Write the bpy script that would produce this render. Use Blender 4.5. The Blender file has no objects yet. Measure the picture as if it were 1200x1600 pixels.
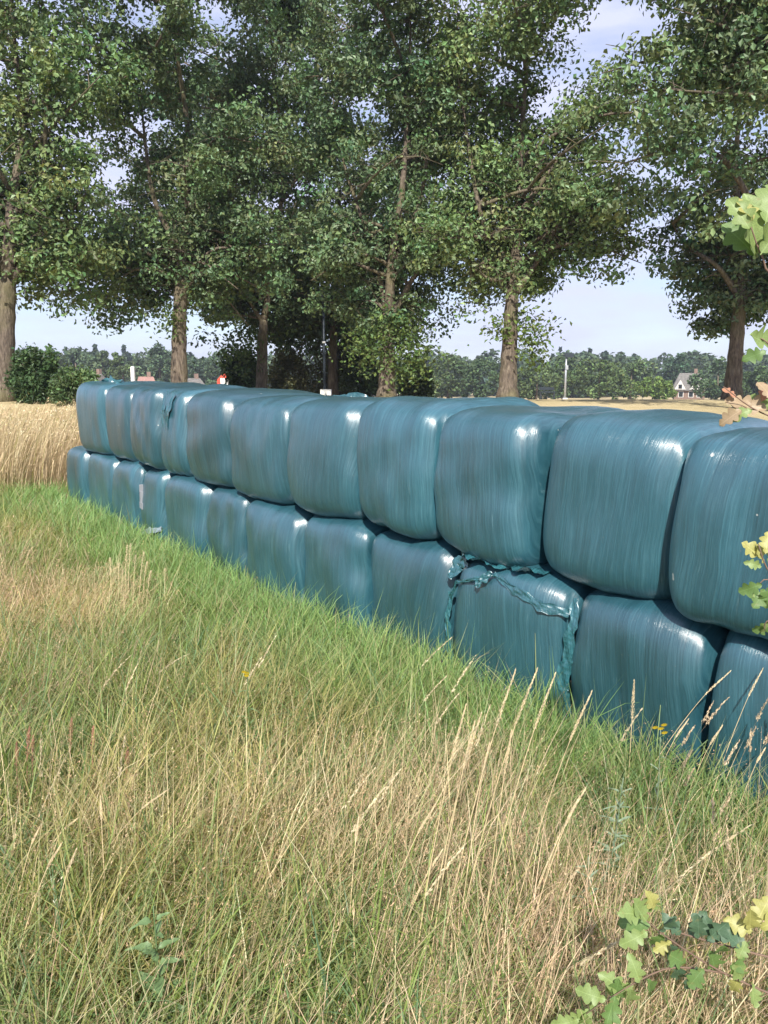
import bpy, math, random
import numpy as np
from mathutils import Vector, Matrix

rnd = random.Random(7)
R = np.random.default_rng(11)
scene = bpy.context.scene
C = scene.collection

# ------------------------------------------------------------------ camera
EYE = 1.66
F = 1202.0                                   # focal length in photograph pixels (1200 x 1600)
PITCH = math.atan(200 / F)
cam_d = bpy.data.cameras.new('camera')
cam_d.sensor_fit = 'HORIZONTAL'
cam_d.sensor_width = 36.0
cam_d.lens = F / 1200 * 36
cam_d.clip_start = 0.05
cam_d.clip_end = 3000
cam = bpy.data.objects.new('camera', cam_d)
C.objects.link(cam)
cam.location = (0, 0, EYE)
cam.rotation_euler = (math.pi / 2 - PITCH, 0, 0)
scene.camera = cam

# ------------------------------------------------------------------ sky and sun
SUN_DIR = Vector((-0.05, -0.74, 0.67)).normalized()
world = bpy.data.worlds.new('World')
scene.world = world
world.use_nodes = True
wn = world.node_tree
wn.nodes.clear()
w_out = wn.nodes.new('ShaderNodeOutputWorld')
w_bg = wn.nodes.new('ShaderNodeBackground')
sky = wn.nodes.new('ShaderNodeTexSky')
sky.sky_type = 'NISHITA'
sky.sun_disc = False
sky.sun_elevation = math.asin(SUN_DIR.z)
sky.sun_rotation = math.atan2(SUN_DIR.x, SUN_DIR.y)
sky.air_density = 1.0
sky.dust_density = 0.5
sky.ozone_density = 3.0
w_tc = wn.nodes.new('ShaderNodeTexCoord')
w_map = wn.nodes.new('ShaderNodeMapping')
w_map.inputs['Scale'].default_value = (1.5, 1.5, 7.0)
w_map.inputs['Location'].default_value = (0.3, 1.7, 0.4)
w_noise = wn.nodes.new('ShaderNodeTexNoise')
w_noise.inputs['Scale'].default_value = 2.1
w_noise.inputs['Detail'].default_value = 6
w_noise.inputs['Roughness'].default_value = 0.55
w_ramp = wn.nodes.new('ShaderNodeValToRGB')
w_ramp.color_ramp.elements[0].position = 0.38
w_ramp.color_ramp.elements[0].color = (0.40, 0.40, 0.40, 1)
w_ramp.color_ramp.elements[1].position = 0.60
w_ramp.color_ramp.elements[1].color = (0.95, 0.95, 0.95, 1)
w_mix = wn.nodes.new('ShaderNodeMix')
w_mix.data_type = 'RGBA'
w_mix.inputs['B'].default_value = (4.9, 5.15, 6.9, 1)      # thin bright cloud veil
w_bg.inputs['Strength'].default_value = 0.095
wn.links.new(w_tc.outputs['Generated'], w_map.inputs['Vector'])
wn.links.new(w_map.outputs['Vector'], w_noise.inputs['Vector'])
wn.links.new(w_noise.outputs['Fac'], w_ramp.inputs['Fac'])
wn.links.new(w_ramp.outputs['Color'], w_mix.inputs['Factor'])
wn.links.new(sky.outputs['Color'], w_mix.inputs['A'])
wn.links.new(w_mix.outputs['Result'], w_bg.inputs['Color'])
wn.links.new(w_bg.outputs['Background'], w_out.inputs['Surface'])

sun_d = bpy.data.lights.new('sun', 'SUN')
sun_d.energy = 4.2
sun_d.angle = math.radians(1.0)
sun_d.color = (1.0, 0.95, 0.87)
sun = bpy.data.objects.new('sun', sun_d)
C.objects.link(sun)
sun.rotation_euler = SUN_DIR.to_track_quat('Z', 'Y').to_euler()
sun.location = (0, -5, 20)

scene.view_settings.view_transform = 'Standard'
scene.view_settings.look = 'None'
scene.view_settings.exposure = 0.85
scene.view_settings.gamma = 1.0
scene.view_settings.use_curve_mapping = False
scene.render.engine = 'CYCLES'
scene.cycles.max_bounces = 5
scene.cycles.diffuse_bounces = 3
scene.cycles.glossy_bounces = 2
scene.cycles.transmission_bounces = 3
scene.cycles.transparent_max_bounces = 4
scene.cycles.use_denoising = True

# ------------------------------------------------------------------ helpers
CP, SP = math.cos(PITCH), math.sin(PITCH)


def at(px, py, Y):
    """World point seen at photograph pixel (px, py) at world depth Y."""
    a = (px - 600) / F
    b = (800 - py) / F
    d = Vector((a, CP + b * SP, -SP + b * CP))
    return Vector((0, 0, EYE)) + d * (Y / d.y)


def tag(o, label=None, cat=None, group=None, kind=None):
    if label: o['label'] = label
    if cat: o['category'] = cat
    if group: o['group'] = group
    if kind: o['kind'] = kind
    return o


def empty(name, loc=(0, 0, 0), parent=None):
    o = bpy.data.objects.new(name, None)
    o.empty_display_size = 0.2
    C.objects.link(o)
    o.location = loc
    if parent: o.parent = parent
    return o


def np_mesh(name, V, faces, col=None, smooth=True):
    """faces: list of int arrays (n,3) / (n,4)."""
    V = np.asarray(V, dtype=np.float32)
    me = bpy.data.meshes.new(name)
    me.vertices.add(len(V))
    me.vertices.foreach_set('co', V.ravel())
    faces = [np.asarray(f, dtype=np.int32) for f in faces if len(f)]
    nl = sum(f.size for f in faces)
    npoly = sum(len(f) for f in faces)
    me.loops.add(nl)
    me.polygons.add(npoly)
    me.loops.foreach_set('vertex_index', np.concatenate([f.ravel() for f in faces]))
    tot = np.concatenate([np.full(len(f), f.shape[1], dtype=np.int32) for f in faces])
    start = np.concatenate([[0], np.cumsum(tot)[:-1]]).astype(np.int32)
    me.polygons.foreach_set('loop_start', start)
    me.polygons.foreach_set('loop_total', tot)
    me.polygons.foreach_set('use_smooth', np.full(npoly, bool(smooth)))
    me.update(calc_edges=True)
    if col is not None:
        ca = me.color_attributes.new('Col', 'FLOAT_COLOR', 'POINT')
        c4 = np.ones((len(V), 4), dtype=np.float32)
        c4[:, :3] = col
        ca.data.foreach_set('color', c4.ravel())
    return me


def obj(name, me, mat, parent=None, loc=(0, 0, 0)):
    o = bpy.data.objects.new(name, me)
    if mat is not None and not me.materials:
        me.materials.append(mat)
    C.objects.link(o)
    o.location = loc
    if parent: o.parent = parent
    return o


class MB:
    """Collects quads/tris for a hard-surface mesh."""
    def __init__(self):
        self.V = []; self.T = []; self.Q = []; self.K = []

    def box(self, c, s, rz=0.0):
        n = len(self.V)
        cr, sr = math.cos(rz), math.sin(rz)
        for dx, dy, dz in ((-1,-1,-1),(1,-1,-1),(1,1,-1),(-1,1,-1),(-1,-1,1),(1,-1,1),(1,1,1),(-1,1,1)):
            x, y = dx*s[0]/2, dy*s[1]/2
            self.V.append((c[0]+x*cr-y*sr, c[1]+x*sr+y*cr, c[2]+dz*s[2]/2))
        for q in ((0,3,2,1),(4,5,6,7),(0,1,5,4),(1,2,6,5),(2,3,7,6),(3,0,4,7)):
            self.Q.append([n+i for i in q])
        return self

    def tube(self, pts, rad, k=6, cap=True):
        pts = [Vector(p) for p in pts]
        n0 = len(self.V)
        m = len(pts)
        up = Vector((0.31, 0.17, 0.93))
        for i, p in enumerate(pts):
            d = (pts[min(i+1, m-1)] - pts[max(i-1, 0)])
            d = d.normalized() if d.length > 1e-9 else Vector((0, 0, 1))
            a = d.cross(up)
            if a.length < 0.05: a = d.cross(Vector((1, 0, 0)))
            a.normalize(); b = d.cross(a)
            r = rad[i] if hasattr(rad, '__len__') else rad
            for j in range(k):
                t = 2*math.pi*j/k
                self.V.append(tuple(p + a*(r*math.cos(t)) + b*(r*math.sin(t))))
        for i in range(m-1):
            for j in range(k):
                a0 = n0+i*k+j; a1 = n0+i*k+(j+1) % k
                self.Q.append([a0, a1, a1+k, a0+k])
        if cap:
            for end, s in ((0, -1), (m-1, 1)):
                c = len(self.V); self.V.append(tuple(pts[end]))
                for j in range(k):
                    a0 = n0+end*k+j; a1 = n0+end*k+(j+1) % k
                    self.T.append([c, a0, a1] if s > 0 else [c, a1, a0])
        return self

    def poly(self, pts):
        n = len(self.V)
        self.V += [tuple(p) for p in pts]
        if len(pts) == 4: self.Q.append([n, n+1, n+2, n+3])
        elif len(pts) == 3: self.T.append([n, n+1, n+2])
        else:
            for i in range(1, len(pts)-1): self.T.append([n, n+i, n+i+1])
        return self

    def prism(self, a, b):
        """Two matching rings joined and capped."""
        k = len(a); n = len(self.V)
        self.V += [tuple(p) for p in a] + [tuple(p) for p in b]
        for j in range(k):
            self.Q.append([n+j, n+(j+1) % k, n+k+(j+1) % k, n+k+j])
        for i in range(1, k-1):
            self.T.append([n, n+i+1, n+i]); self.T.append([n+k, n+k+i, n+k+i+1])
        return self

    def build(self, name, mat, parent=None, loc=(0, 0, 0), smooth=False):
        fs = []
        if self.Q: fs.append(np.array(self.Q))
        if self.T: fs.append(np.array(self.T))
        return obj(name, np_mesh(name, np.array(self.V), fs, smooth=smooth), mat, parent, loc)


# ------------------------------------------------------------------ materials
def new_mat(name):
    m = bpy.data.materials.new(name)
    m.use_nodes = True
    nt = m.node_tree
    b = nt.nodes['Principled BSDF']
    return m, nt, b


def noise(nt, vec, scale, detail=3.0, rough=0.55):
    n = nt.nodes.new('ShaderNodeTexNoise')
    n.inputs['Scale'].default_value = scale
    n.inputs['Detail'].default_value = detail
    n.inputs['Roughness'].default_value = rough
    if vec is not None: nt.links.new(vec, n.inputs['Vector'])
    return n.outputs['Fac']


def ramp(nt, fac, stops):
    r = nt.nodes.new('ShaderNodeValToRGB')
    e = r.color_ramp.elements
    while len(e) < len(stops): e.new(0.5)
    for i, (p, c) in enumerate(stops):
        e[i].position = p
        e[i].color = (*c, 1) if len(c) == 3 else c
    nt.links.new(fac, r.inputs['Fac'])
    return r.outputs['Color']


def mapping(nt, vec, scale):
    m = nt.nodes.new('ShaderNodeMapping')
    m.inputs['Scale'].default_value = scale
    nt.links.new(vec, m.inputs['Vector'])
    return m.outputs['Vector']


def mixc(nt, fac, a, b, mode='MIX'):
    m = nt.nodes.new('ShaderNodeMix'); m.data_type = 'RGBA'; m.blend_type = mode
    for sock, v in (('Factor', fac), ('A', a), ('B', b)):
        if isinstance(v, (int, float)): m.inputs[sock].default_value = v
        elif isinstance(v, tuple): m.inputs[sock].default_value = (*v, 1)
        else: nt.links.new(v, m.inputs[sock])
    return m.outputs['Result']


def bump(nt, b, h, strength, dist, prev=None):
    n = nt.nodes.new('ShaderNodeBump')
    n.inputs['Strength'].default_value = strength
    n.inputs['Distance'].default_value = dist
    nt.links.new(h, n.inputs['Height'])
    if prev is not None: nt.links.new(prev, n.inputs['Normal'])
    nt.links.new(n.outputs['Normal'], b.inputs['Normal'])
    return n.outputs['Normal']


def math_n(nt, op, a, b=None):
    m = nt.nodes.new('ShaderNodeMath'); m.operation = op
    for i, v in enumerate((a, b)):
        if v is None: continue
        if isinstance(v, (int, float)): m.inputs[i].default_value = v
        else: nt.links.new(v, m.inputs[i])
    return m.outputs[0]


def leaf_mat(name, rough=0.5, transl=0.25, spec=0.4, tint=(1.25, 1.2, 0.55)):
    """Plant tissue: colour per blade/leaf from the 'Col' attribute, part of the light passes through."""
    m, nt, b = new_mat(name)
    at_ = nt.nodes.new('ShaderNodeAttribute'); at_.attribute_name = 'Col'
    nt.links.new(at_.outputs['Color'], b.inputs['Base Color'])
    b.inputs['Roughness'].default_value = rough
    b.inputs['Specular IOR Level'].default_value = spec
    tr = nt.nodes.new('ShaderNodeBsdfTranslucent')
    nt.links.new(mixc(nt, 1.0, at_.outputs['Color'], tint, 'MULTIPLY'), tr.inputs['Color'])
    mx = nt.nodes.new('ShaderNodeMixShader'); mx.inputs['Fac'].default_value = transl
    nt.links.new(b.outputs['BSDF'], mx.inputs[1])
    nt.links.new(tr.outputs['BSDF'], mx.inputs[2])
    nt.links.new(mx.outputs[0], nt.nodes['Material Output'].inputs['Surface'])
    return m


def plain(name, col, rough=0.6, metal=0.0, vary=0.15, scale=8.0):
    m, nt, b = new_mat(name)
    tc = nt.nodes.new('ShaderNodeTexCoord')
    n = noise(nt, tc.outputs['Object'], scale, 4)
    lo = tuple(c*(1-vary) for c in col); hi = tuple(min(1, c*(1+vary)) for c in col)
    nt.links.new(ramp(nt, n, [(0.3, lo), (0.7, hi)]), b.inputs['Base Color'])
    b.inputs['Roughness'].default_value = rough
    b.inputs['Metallic'].default_value = metal
    return m


def film_material(name, dark, mid, light, loose=False):
    m, nt, b = new_mat(name)
    tc = nt.nodes.new('ShaderNodeTexCoord')
    oi = nt.nodes.new('ShaderNodeObjectInfo')
    off = nt.nodes.new('ShaderNodeVectorMath'); off.operation = 'ADD'
    cmb = nt.nodes.new('ShaderNodeCombineXYZ')
    r10 = math_n(nt, 'MULTIPLY', oi.outputs['Random'], 37.0)
    for i in range(3): nt.links.new(r10, cmb.inputs[i])
    nt.links.new(tc.outputs['Object'], off.inputs[0]); nt.links.new(cmb.outputs[0], off.inputs[1])
    sh = nt.nodes.new('ShaderNodeSeparateXYZ'); nt.links.new(off.outputs[0], sh.inputs[0])
    rz_ = nt.nodes.new('ShaderNodeTexWhiteNoise'); rz_.noise_dimensions = '1D'; nt.links.new(r10, rz_.inputs['W'])
    so_ = nt.nodes.new('ShaderNodeSeparateXYZ'); nt.links.new(tc.outputs['Object'], so_.inputs[0])
    lean_ = math_n(nt, 'MULTIPLY', math_n(nt, 'SUBTRACT', rz_.outputs['Value'], 0.5), 0.30)
    warp_ = math_n(nt, 'MULTIPLY', noise(nt, off.outputs[0], 2.5, 2), 0.05)
    shx = math_n(nt, 'ADD', math_n(nt, 'ADD', sh.outputs['X'], math_n(nt, 'MULTIPLY', so_.outputs['Z'], lean_)), warp_)
    cm_ = nt.nodes.new('ShaderNodeCombineXYZ'); nt.links.new(shx, cm_.inputs[0]); nt.links.new(sh.outputs['Y'], cm_.inputs[1]); nt.links.new(sh.outputs['Z'], cm_.inputs[2])
    vec = cm_.outputs[0]                         # the turns of film run at a slightly different slant on every bale
    # a slow warp so that the streaks are not ruler straight
    fine = noise(nt, mapping(nt, vec, (140, 3.2, 3.2)), 1.0, 6, 0.72)
    band = noise(nt, mapping(nt, vec, (17, 0.9, 0.9)), 1.0, 3, 0.5)
    patch = noise(nt, vec, 3.2, 4, 0.6)
    s = math_n(nt, 'ADD', math_n(nt, 'MULTIPLY', fine, 0.72), math_n(nt, 'MULTIPLY', band, 0.14))
    s = math_n(nt, 'ADD', s, math_n(nt, 'MULTIPLY', patch, 0.22))
    col = ramp(nt, s, [(0.37, dark), (0.54, mid), (0.76, light)])
    # overlapping turns of film: slight steps of tone from band to band
    sx_ = nt.nodes.new('ShaderNodeSeparateXYZ'); nt.links.new(vec, sx_.inputs[0])
    wnz = nt.nodes.new('ShaderNodeTexWhiteNoise'); wnz.noise_dimensions = '1D'
    nt.links.new(math_n(nt, 'FLOOR', math_n(nt, 'ADD', math_n(nt, 'MULTIPLY', sx_.outputs['X'], 11.0), math_n(nt, 'MULTIPLY', patch, 0.5))), wnz.inputs['W'])
    stepv = math_n(nt, 'ADD', math_n(nt, 'MULTIPLY', wnz.outputs['Value'], 0.22), 0.89)
    hb = nt.nodes.new('ShaderNodeHueSaturation'); nt.links.new(stepv, hb.inputs['Value']); nt.links.new(col, hb.inputs['Color'])
    col = hb.outputs['Color']
    # per-bale tone
    hs = nt.nodes.new('ShaderNodeHueSaturation')
    nt.links.new(math_n(nt, 'ADD', math_n(nt, 'MULTIPLY', oi.outputs['Random'], 0.34), 0.83), hs.inputs['Value'])
    nt.links.new(col, hs.inputs['Color'])
    # pale dust scuffs, long and narrow
    scuff = noise(nt, mapping(nt, vec, (60, 1.6, 3.0)), 1.0, 6, 0.75)
    sc = ramp(nt, scuff, [(0.63, (0, 0, 0)), (0.72, (1, 1, 1))])
    colf = mixc(nt, math_n(nt, 'MULTIPLY', sc, 0.5), hs.outputs['Color'], (0.20, 0.33, 0.36))
    dirt = ramp(nt, noise(nt, vec, 55, 2, 0.5), [(0.74, (0, 0, 0)), (0.78, (1, 1, 1))])
    colf = mixc(nt, math_n(nt, 'MULTIPLY', dirt, 0.25), colf, (0.22, 0.20, 0.15))
    drop = ramp(nt, noise(nt, vec, 16, 2, 0.4), [(0.795, (0, 0, 0)), (0.81, (1, 1, 1))])
    colf = mixc(nt, math_n(nt, 'MULTIPLY', drop, 0.7), colf, (0.55, 0.55, 0.5))
    nt.links.new(colf, b.inputs['Base Color'])
    rg = math_n(nt, 'ADD', math_n(nt, 'MULTIPLY', s, 0.40), 0.05 if loose else 0.14)
    nt.links.new(rg, b.inputs['Roughness'])
    b.inputs['Specular IOR Level'].default_value = 0.7
    b.inputs['Coat Weight'].default_value = 0.9
    b.inputs['Coat Roughness'].default_value = 0.27
    n1 = bump(nt, b, fine, 0.5, 0.005)
    wr = noise(nt, mapping(nt, vec, (22, 4, 5)), 1.0, 3, 0.6)
    n2 = bump(nt, b, wr, 0.35 if not loose else 0.6, 0.012, n1)
    cb = nt.nodes.new('ShaderNodeBump'); cb.inputs['Strength'].default_value = 0.8; cb.inputs['Distance'].default_value = 0.005
    nt.links.new(noise(nt, mapping(nt, vec, (70, 4.5, 4.5)), 1.0, 5, 0.72), cb.inputs['Height'])
    nt.links.new(cb.outputs['Normal'], b.inputs['Coat Normal'])
    if loose:
        v = nt.nodes.new('ShaderNodeTexVoronoi'); v.inputs['Scale'].default_value = 45
        nt.links.new(vec, v.inputs['Vector'])
        bump(nt, b, v.outputs['Distance'], 0.35, 0.01, n2)
    return m


M_FILM = film_material('bale_film', (0.012, 0.055, 0.073), (0.021, 0.085, 0.112), (0.050, 0.148, 0.182))
M_LOOSE = film_material('loose_film', (0.012, 0.066, 0.082), (0.022, 0.108, 0.130), (0.055, 0.185, 0.210), True)
M_GRASS = leaf_mat('grass_blade', 0.45, 0.42, 0.35, (1.1, 1.1, 0.6))
M_DRY = leaf_mat('dry_grass', 0.6, 0.22, 0.25, (1.05, 1.0, 0.8))
M_LEAF = leaf_mat('oak_foliage', 0.48, 0.20, 0.4)
M_FAR = leaf_mat('far_foliage', 0.7, 0.12, 0.2)
M_FLOWER = plain('yellow_petals', (0.75, 0.55, 0.03), 0.6)


def bark_material():
    m, nt, b = new_mat('bark')
    tc = nt.nodes.new('ShaderNodeTexCoord')
    v = mapping(nt, tc.outputs['Object'], (9, 9, 2.0))
    n = noise(nt, v, 2.2, 6, 0.7)
    g = noise(nt, tc.outputs['Object'], 1.1, 3)
    c = ramp(nt, n, [(0.3, (0.030, 0.024, 0.018)), (0.5, (0.13, 0.10, 0.075)), (0.72, (0.26, 0.215, 0.16))])
    lich = ramp(nt, g, [(0.45, (0, 0, 0)), (0.62, (1, 1, 1))])
    c = mixc(nt, math_n(nt, 'MULTIPLY', lich, 0.45), c, (0.15, 0.145, 0.055))
    nt.links.new(c, b.inputs['Base Color'])
    b.inputs['Roughness'].default_value = 0.95
    bump(nt, b, n, 0.9, 0.05)
    return m


M_BARK = bark_material()


def ground_material():
    m, nt, b = new_mat('ground')
    g = nt.nodes.new('ShaderNodeNewGeometry')
    pos = g.outputs['Position']
    sep = nt.nodes.new('ShaderNodeSeparateXYZ'); nt.links.new(pos, sep.inputs[0])
    n1 = noise(nt, pos, 0.7, 6, 0.65)
    n2 = noise(nt, pos, 26.0, 5, 0.7)
    soil = ramp(nt, n2, [(0.32, (0.06, 0.05, 0.025)), (0.55, (0.16, 0.135, 0.07)), (0.75, (0.30, 0.25, 0.15))])
    far = ramp(nt, noise(nt, mapping(nt, pos, (0.5, 2.2, 1)), 0.5, 7, 0.7), [(0.3, (0.33, 0.27, 0.145)), (0.5, (0.46, 0.375, 0.21)), (0.72, (0.55, 0.45, 0.27))])
    mr = nt.nodes.new('ShaderNodeMapRange'); mr.inputs['From Min'].default_value = 10; mr.inputs['From Max'].default_value = 14
    nt.links.new(math_n(nt, 'ADD', sep.outputs['Y'], math_n(nt, 'MULTIPLY', n1, 3.0)), mr.inputs['Value'])
    nt.links.new(mixc(nt, mr.outputs[0], soil, far), b.inputs['Base Color'])
    b.inputs['Roughness'].default_value = 1.0
    b.inputs['Specular IOR Level'].default_value = 0.1
    bump(nt, b, n2, 0.8, 0.04)
    return m


M_GROUND = ground_material()

# ------------------------------------------------------------------ ground
X0, Y0, TH, SL = 1.16, 3.05, math.radians(38.8), 0.0272
RX, RY = -math.sin(TH), math.cos(TH)          # along the stack, away from the camera
NX, NY = -math.cos(TH), -math.sin(TH)         # out of its front face


def sstep(a, b, x):
    t = np.clip((x-a)/(b-a), 0, 1)
    return t*t*(3-2*t)


def ground_z(x, y):
    x = np.asarray(x, dtype=float); y = np.asarray(y, dtype=float)
    t = (x-X0)*RX+(y-Y0)*RY
    z = SL*np.clip(t, -3, 12)
    hi = EYE-0.0195*np.minimum(y, 175)                       # the field behind lies higher, then falls away gently
    k = sstep(10, 19, y)
    z = z*(1-k)+hi*k
    near = 1-sstep(6, 14, y)
    z = z+near*(0.020*np.sin(2.1*x+0.7)*np.sin(1.7*y+0.3)+0.012*np.sin(5.3*x+2)*np.cos(4.7*y))
    return z


def gz(x, y): return float(ground_z(x, y))


xs = np.concatenate([np.linspace(-600, -30, 25)[:-1], np.linspace(-30, -6, 25)[:-1], np.linspace(-6, 6, 61)[:-1], np.linspace(6, 30, 25)[:-1], np.linspace(30, 600, 25)])
ys = np.concatenate([np.linspace(-60, -2, 12)[:-1], np.linspace(-2, 12, 71)[:-1], np.linspace(12, 40, 36)[:-1], np.linspace(40, 200, 41)[:-1], np.linspace(200, 1500, 20)])
gx, gy = np.meshgrid(xs, ys)
gv = np.stack([gx, gy, ground_z(gx, gy)], -1).reshape(-1, 3)
nx_ = len(xs); ii = np.arange(len(ys)-1)[:, None]*nx_+np.arange(nx_-1)[None, :]
gq = np.stack([ii, ii+1, ii+nx_+1, ii+nx_], -1).reshape(-1, 4)
ground = obj('ground', np_mesh('ground', gv, [gq]), M_GROUND)
tag(ground, 'rough meadow ground under the grass with a straw coloured field behind', 'ground', kind='structure')

# ------------------------------------------------------------------ wrapped bales
def cube_grid(n):
    lin = np.linspace(-1, 1, n+1)
    # denser toward the edges, where the surface curves
    lin = np.sign(lin)*(1-(1-np.abs(lin))**1.25)
    a, b = np.meshgrid(lin, lin, indexing='ij')
    P = []; Q = []
    base = 0
    for ax in range(3):
        for s in (-1, 1):
            p = np.zeros((n+1, n+1, 3))
            u, v = [i for i in range(3) if i != ax]
            p[..., ax] = s; p[..., u] = a; p[..., v] = b
            P.append(p.reshape(-1, 3))
            i = np.arange(n)[:, None]*(n+1)+np.arange(n)[None, :]+base
            q = np.stack([i, i+n+1, i+n+2, i+1], -1).reshape(-1, 4)
            flip = (s < 0) ^ (ax == 1)
            Q.append(q[:, ::-1] if flip else q)
            base += (n+1)**2
    P = np.concatenate(P); Q = np.concatenate(Q)
    key = np.round(P*1e5).astype(np.int64)
    _, idx, inv = np.unique(key, axis=0, return_index=True, return_inverse=True)
    return P[idx], inv.reshape(-1)[Q]


CG_P, CG_Q = cube_grid(23)


def wob(P, seed, amp, k, m=7):
    r = np.random.default_rng(seed)
    d = np.zeros(len(P))
    for i in range(m):
        kv = r.normal(size=3)*k
        d += np.sin(P@kv+r.uniform(0, 6.28))*r.uniform(0.4, 1)
    return d*amp/m**0.5


BL = 1.15                                     # bale length, front to back


class Bale:
    def __init__(self, t0, t1, zb, zt, proud, lower, seed, name):
        self.a = (t1-t0)/2*(1.0 if not lower else 1.012)
        self.b = BL/2
        self.c = (zt-zb)/2
        self.n = (6.2 if not lower else 6.6)+random.Random(seed*3).uniform(-0.5, 0.7)
        r = random.Random(seed)
        tm = (t0+t1)/2
        cx = X0+RX*tm-NX*(self.b-proud)
        cy = Y0+RY*tm-NY*(self.b-proud)
        self.root = empty(name, (cx, cy, zb))
        # local +x points right along the row, +y into the stack
        self.root.rotation_euler = (0, math.atan(SL)*1.0, math.atan2(-RY, -RX)+math.radians(r.uniform(-2.6, 2.6)))
        P = CG_P.copy()
        n = self.n
        pn = (np.abs(P)**n).sum(1)**(1/n)
        S = P/pn[:, None]
        if lower:                                # the weight above spreads them: slumped, square at the foot
            mx = np.maximum(np.abs(P[:, 0]), np.abs(P[:, 1])); nxy = (np.abs(P[:, 0])**n+np.abs(P[:, 1])**n)**(1/n)+1e-9
            lo = P[:, 2] < 0
            S = np.where(lo[:, None], np.stack([P[:, 0]*mx/nxy, P[:, 1]*mx/nxy, P[:, 2]], 1), S)
        x, y, zz = S[:, 0]*self.a, S[:, 1]*self.b, S[:, 2]
        if lower: bul = 1+0.03*(1-zz)*0.5
        else: bul = 1+0.03*np.cos(zz*1.5)-0.02*(zz > 0)*zz
        x = x*bul
        y = y*(1+0.03*np.cos(np.clip(zz, -1, 1)*1.4)-0.015)
        V = np.stack([x, y, (zz+1)*self.c], 1)
        N = S/np.linalg.norm(S, axis=1)[:, None]
        d = wob(S, seed, 0.017, 2.3)+wob(S*np.array([1, 1, .6]), seed+50, 0.008, 6.5)
        # film pleats gathered at the upper corners of the face
        side = np.clip((np.abs(S[:, 0])-0.70)/0.3, 0, 1)
        d += 0.008*side*np.sin(S[:, 1]*30+S[:, 0]*9+r.uniform(0, 6))*np.clip(S[:, 2]+0.6, 0, 1)
        # long soft pleats in the film
        d += 0.0022*np.sin(S[:, 0]*31+wob(S, seed+9, 2.0, 1.5))*np.clip(1.3-np.abs(S[:, 2]), 0, 1)
        V = V+N*d[:, None]
        if lower: V[:, 2] = np.maximum(V[:, 2], -0.06)
        self.me = np_mesh('wrapped_body', V, [CG_Q])
        self.body = obj('wrapped_body', self.me, M_FILM, self.root)

    def front(self, u, v):
        """Local point on the front face; u in -1..1 left to right, v 0..1 foot to top."""
        s = min(0.45, abs(u)**self.n)+(min(0.45, abs(v*2-1)**self.n) if v > 0.5 else 0)
        y = -self.b*(1-s)**(1/self.n)*1.014
        return Vector((u*self.a*1.02, y, v*2*self.c))


def t_at(px, z):
    """Distance along the front line of the stack seen at photograph column px."""
    k = (px-600)/F
    # X = k*depth, depth = Y*CP - (z-EYE)*SP
    # X0 + RX t = k*((Y0+RY t)*CP - (z-EYE)*SP)
    return (k*(Y0*CP-(z-EYE)*SP)-X0)/(RX-k*RY*CP)


def z_at(t, py):
    """Height on the front line at distance t seen at photograph row py."""
    y = Y0+RY*t
    b = (800-py)/F
    return EYE+y*(-SP+b*CP)/(CP+b*SP)


up_x = [1345, 1050, 827, 671, 545, 440, 352, 287, 250, 203, 162, 120]       # right to left
up_bot = [1000, 933, 880, 839, 810, 789, 767, 748, 735, 723, 712]
lo_x = [1345, 1100, 880, 700, 566, 467, 381, 318, 255, 218, 178, 135, 106]
proud_u = [0.075, 0.0, 0.03, 0.02, 0.025, 0.01, 0.02, 0.0, 0.03, 0.0, 0.015]
proud_l = [0.02, 0.02, 0.03, 0.0, 0.02, 0.03, 0.0, 0.02, 0.01, 0.03, 0.0, 0.03]
ORD = ['first', 'second', 'third', 'fourth', 'fifth', 'sixth', 'seventh', 'eighth', 'ninth', 'tenth', 'eleventh', 'twelfth']
bales_u, bales_l = [], []
mid = []
for i in range(11):
    ta, tb = t_at(up_x[i], 1.1), t_at(up_x[i+1], 1.1)
    tm = (ta+tb)/2
    zb = z_at(tm, up_bot[i])
    if i == 0: zb = 0.70+SL*tm
    zb = 0.5*zb+0.5*(0.70+SL*tm)
    mid.append((tm, zb))
    h = 0.795+[0.0, 0.01, 0.0, 0.02, -0.005, -0.01, 0.01, 0.0, 0.005, 0.0, 0.01][i]
    bales_u.append((ta, tb, zb, zb+h, proud_u[i]))
mt = np.array([m[0] for m in mid]); mz = np.array([m[1] for m in mid])
for i in range(12):
    ta, tb = t_at(lo_x[i], 0.35), t_at(lo_x[i+1], 0.35)
    tm = (ta+tb)/2
    zt = float(np.interp(tm, mt, mz))+0.035+SL*(tm-np.clip(tm, mt[0], mt[-1]))
    bales_l.append((ta, tb, SL*tm-0.02, zt, proud_l[i]))
lab_u = {0: 'large teal film-wrapped bale at the right edge of the top row, jutting forward',
         10: 'teal wrapped bale at the far left end of the top row, torn film on top',
         7: 'narrow teal bale in the top row with wrinkled film, eighth from the right'}
lab_l = {0: 'teal film-wrapped bale at the right edge of the bottom row behind tall grass',
         2: 'teal bottom-row bale with loose crumpled film strips framing its face',
         8: 'teal bottom-row bale near the far end with a small grey repair patch',
         11: 'teal film-wrapped bale at the far left end of the bottom row'}
BU, BLO = [], []
for i, b in enumerate(bales_u):
    o = Bale(*b, False, 100+i, 'wrapped_bale')
    tag(o.root, lab_u.get(i, 'teal film-wrapped bale in the top row, %s from the right edge' % ORD[i]), 'bale', 'wrapped bales in the two-row stack')
    BU.append(o)
for i, b in enumerate(bales_l):
    o = Bale(*b, True, 200+i, 'wrapped_bale')
    tag(o.root, lab_l.get(i, 'teal film-wrapped bale in the bottom row, %s from the right edge' % ORD[i]), 'bale', 'wrapped bales in the two-row stack')
    BLO.append(o)


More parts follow.
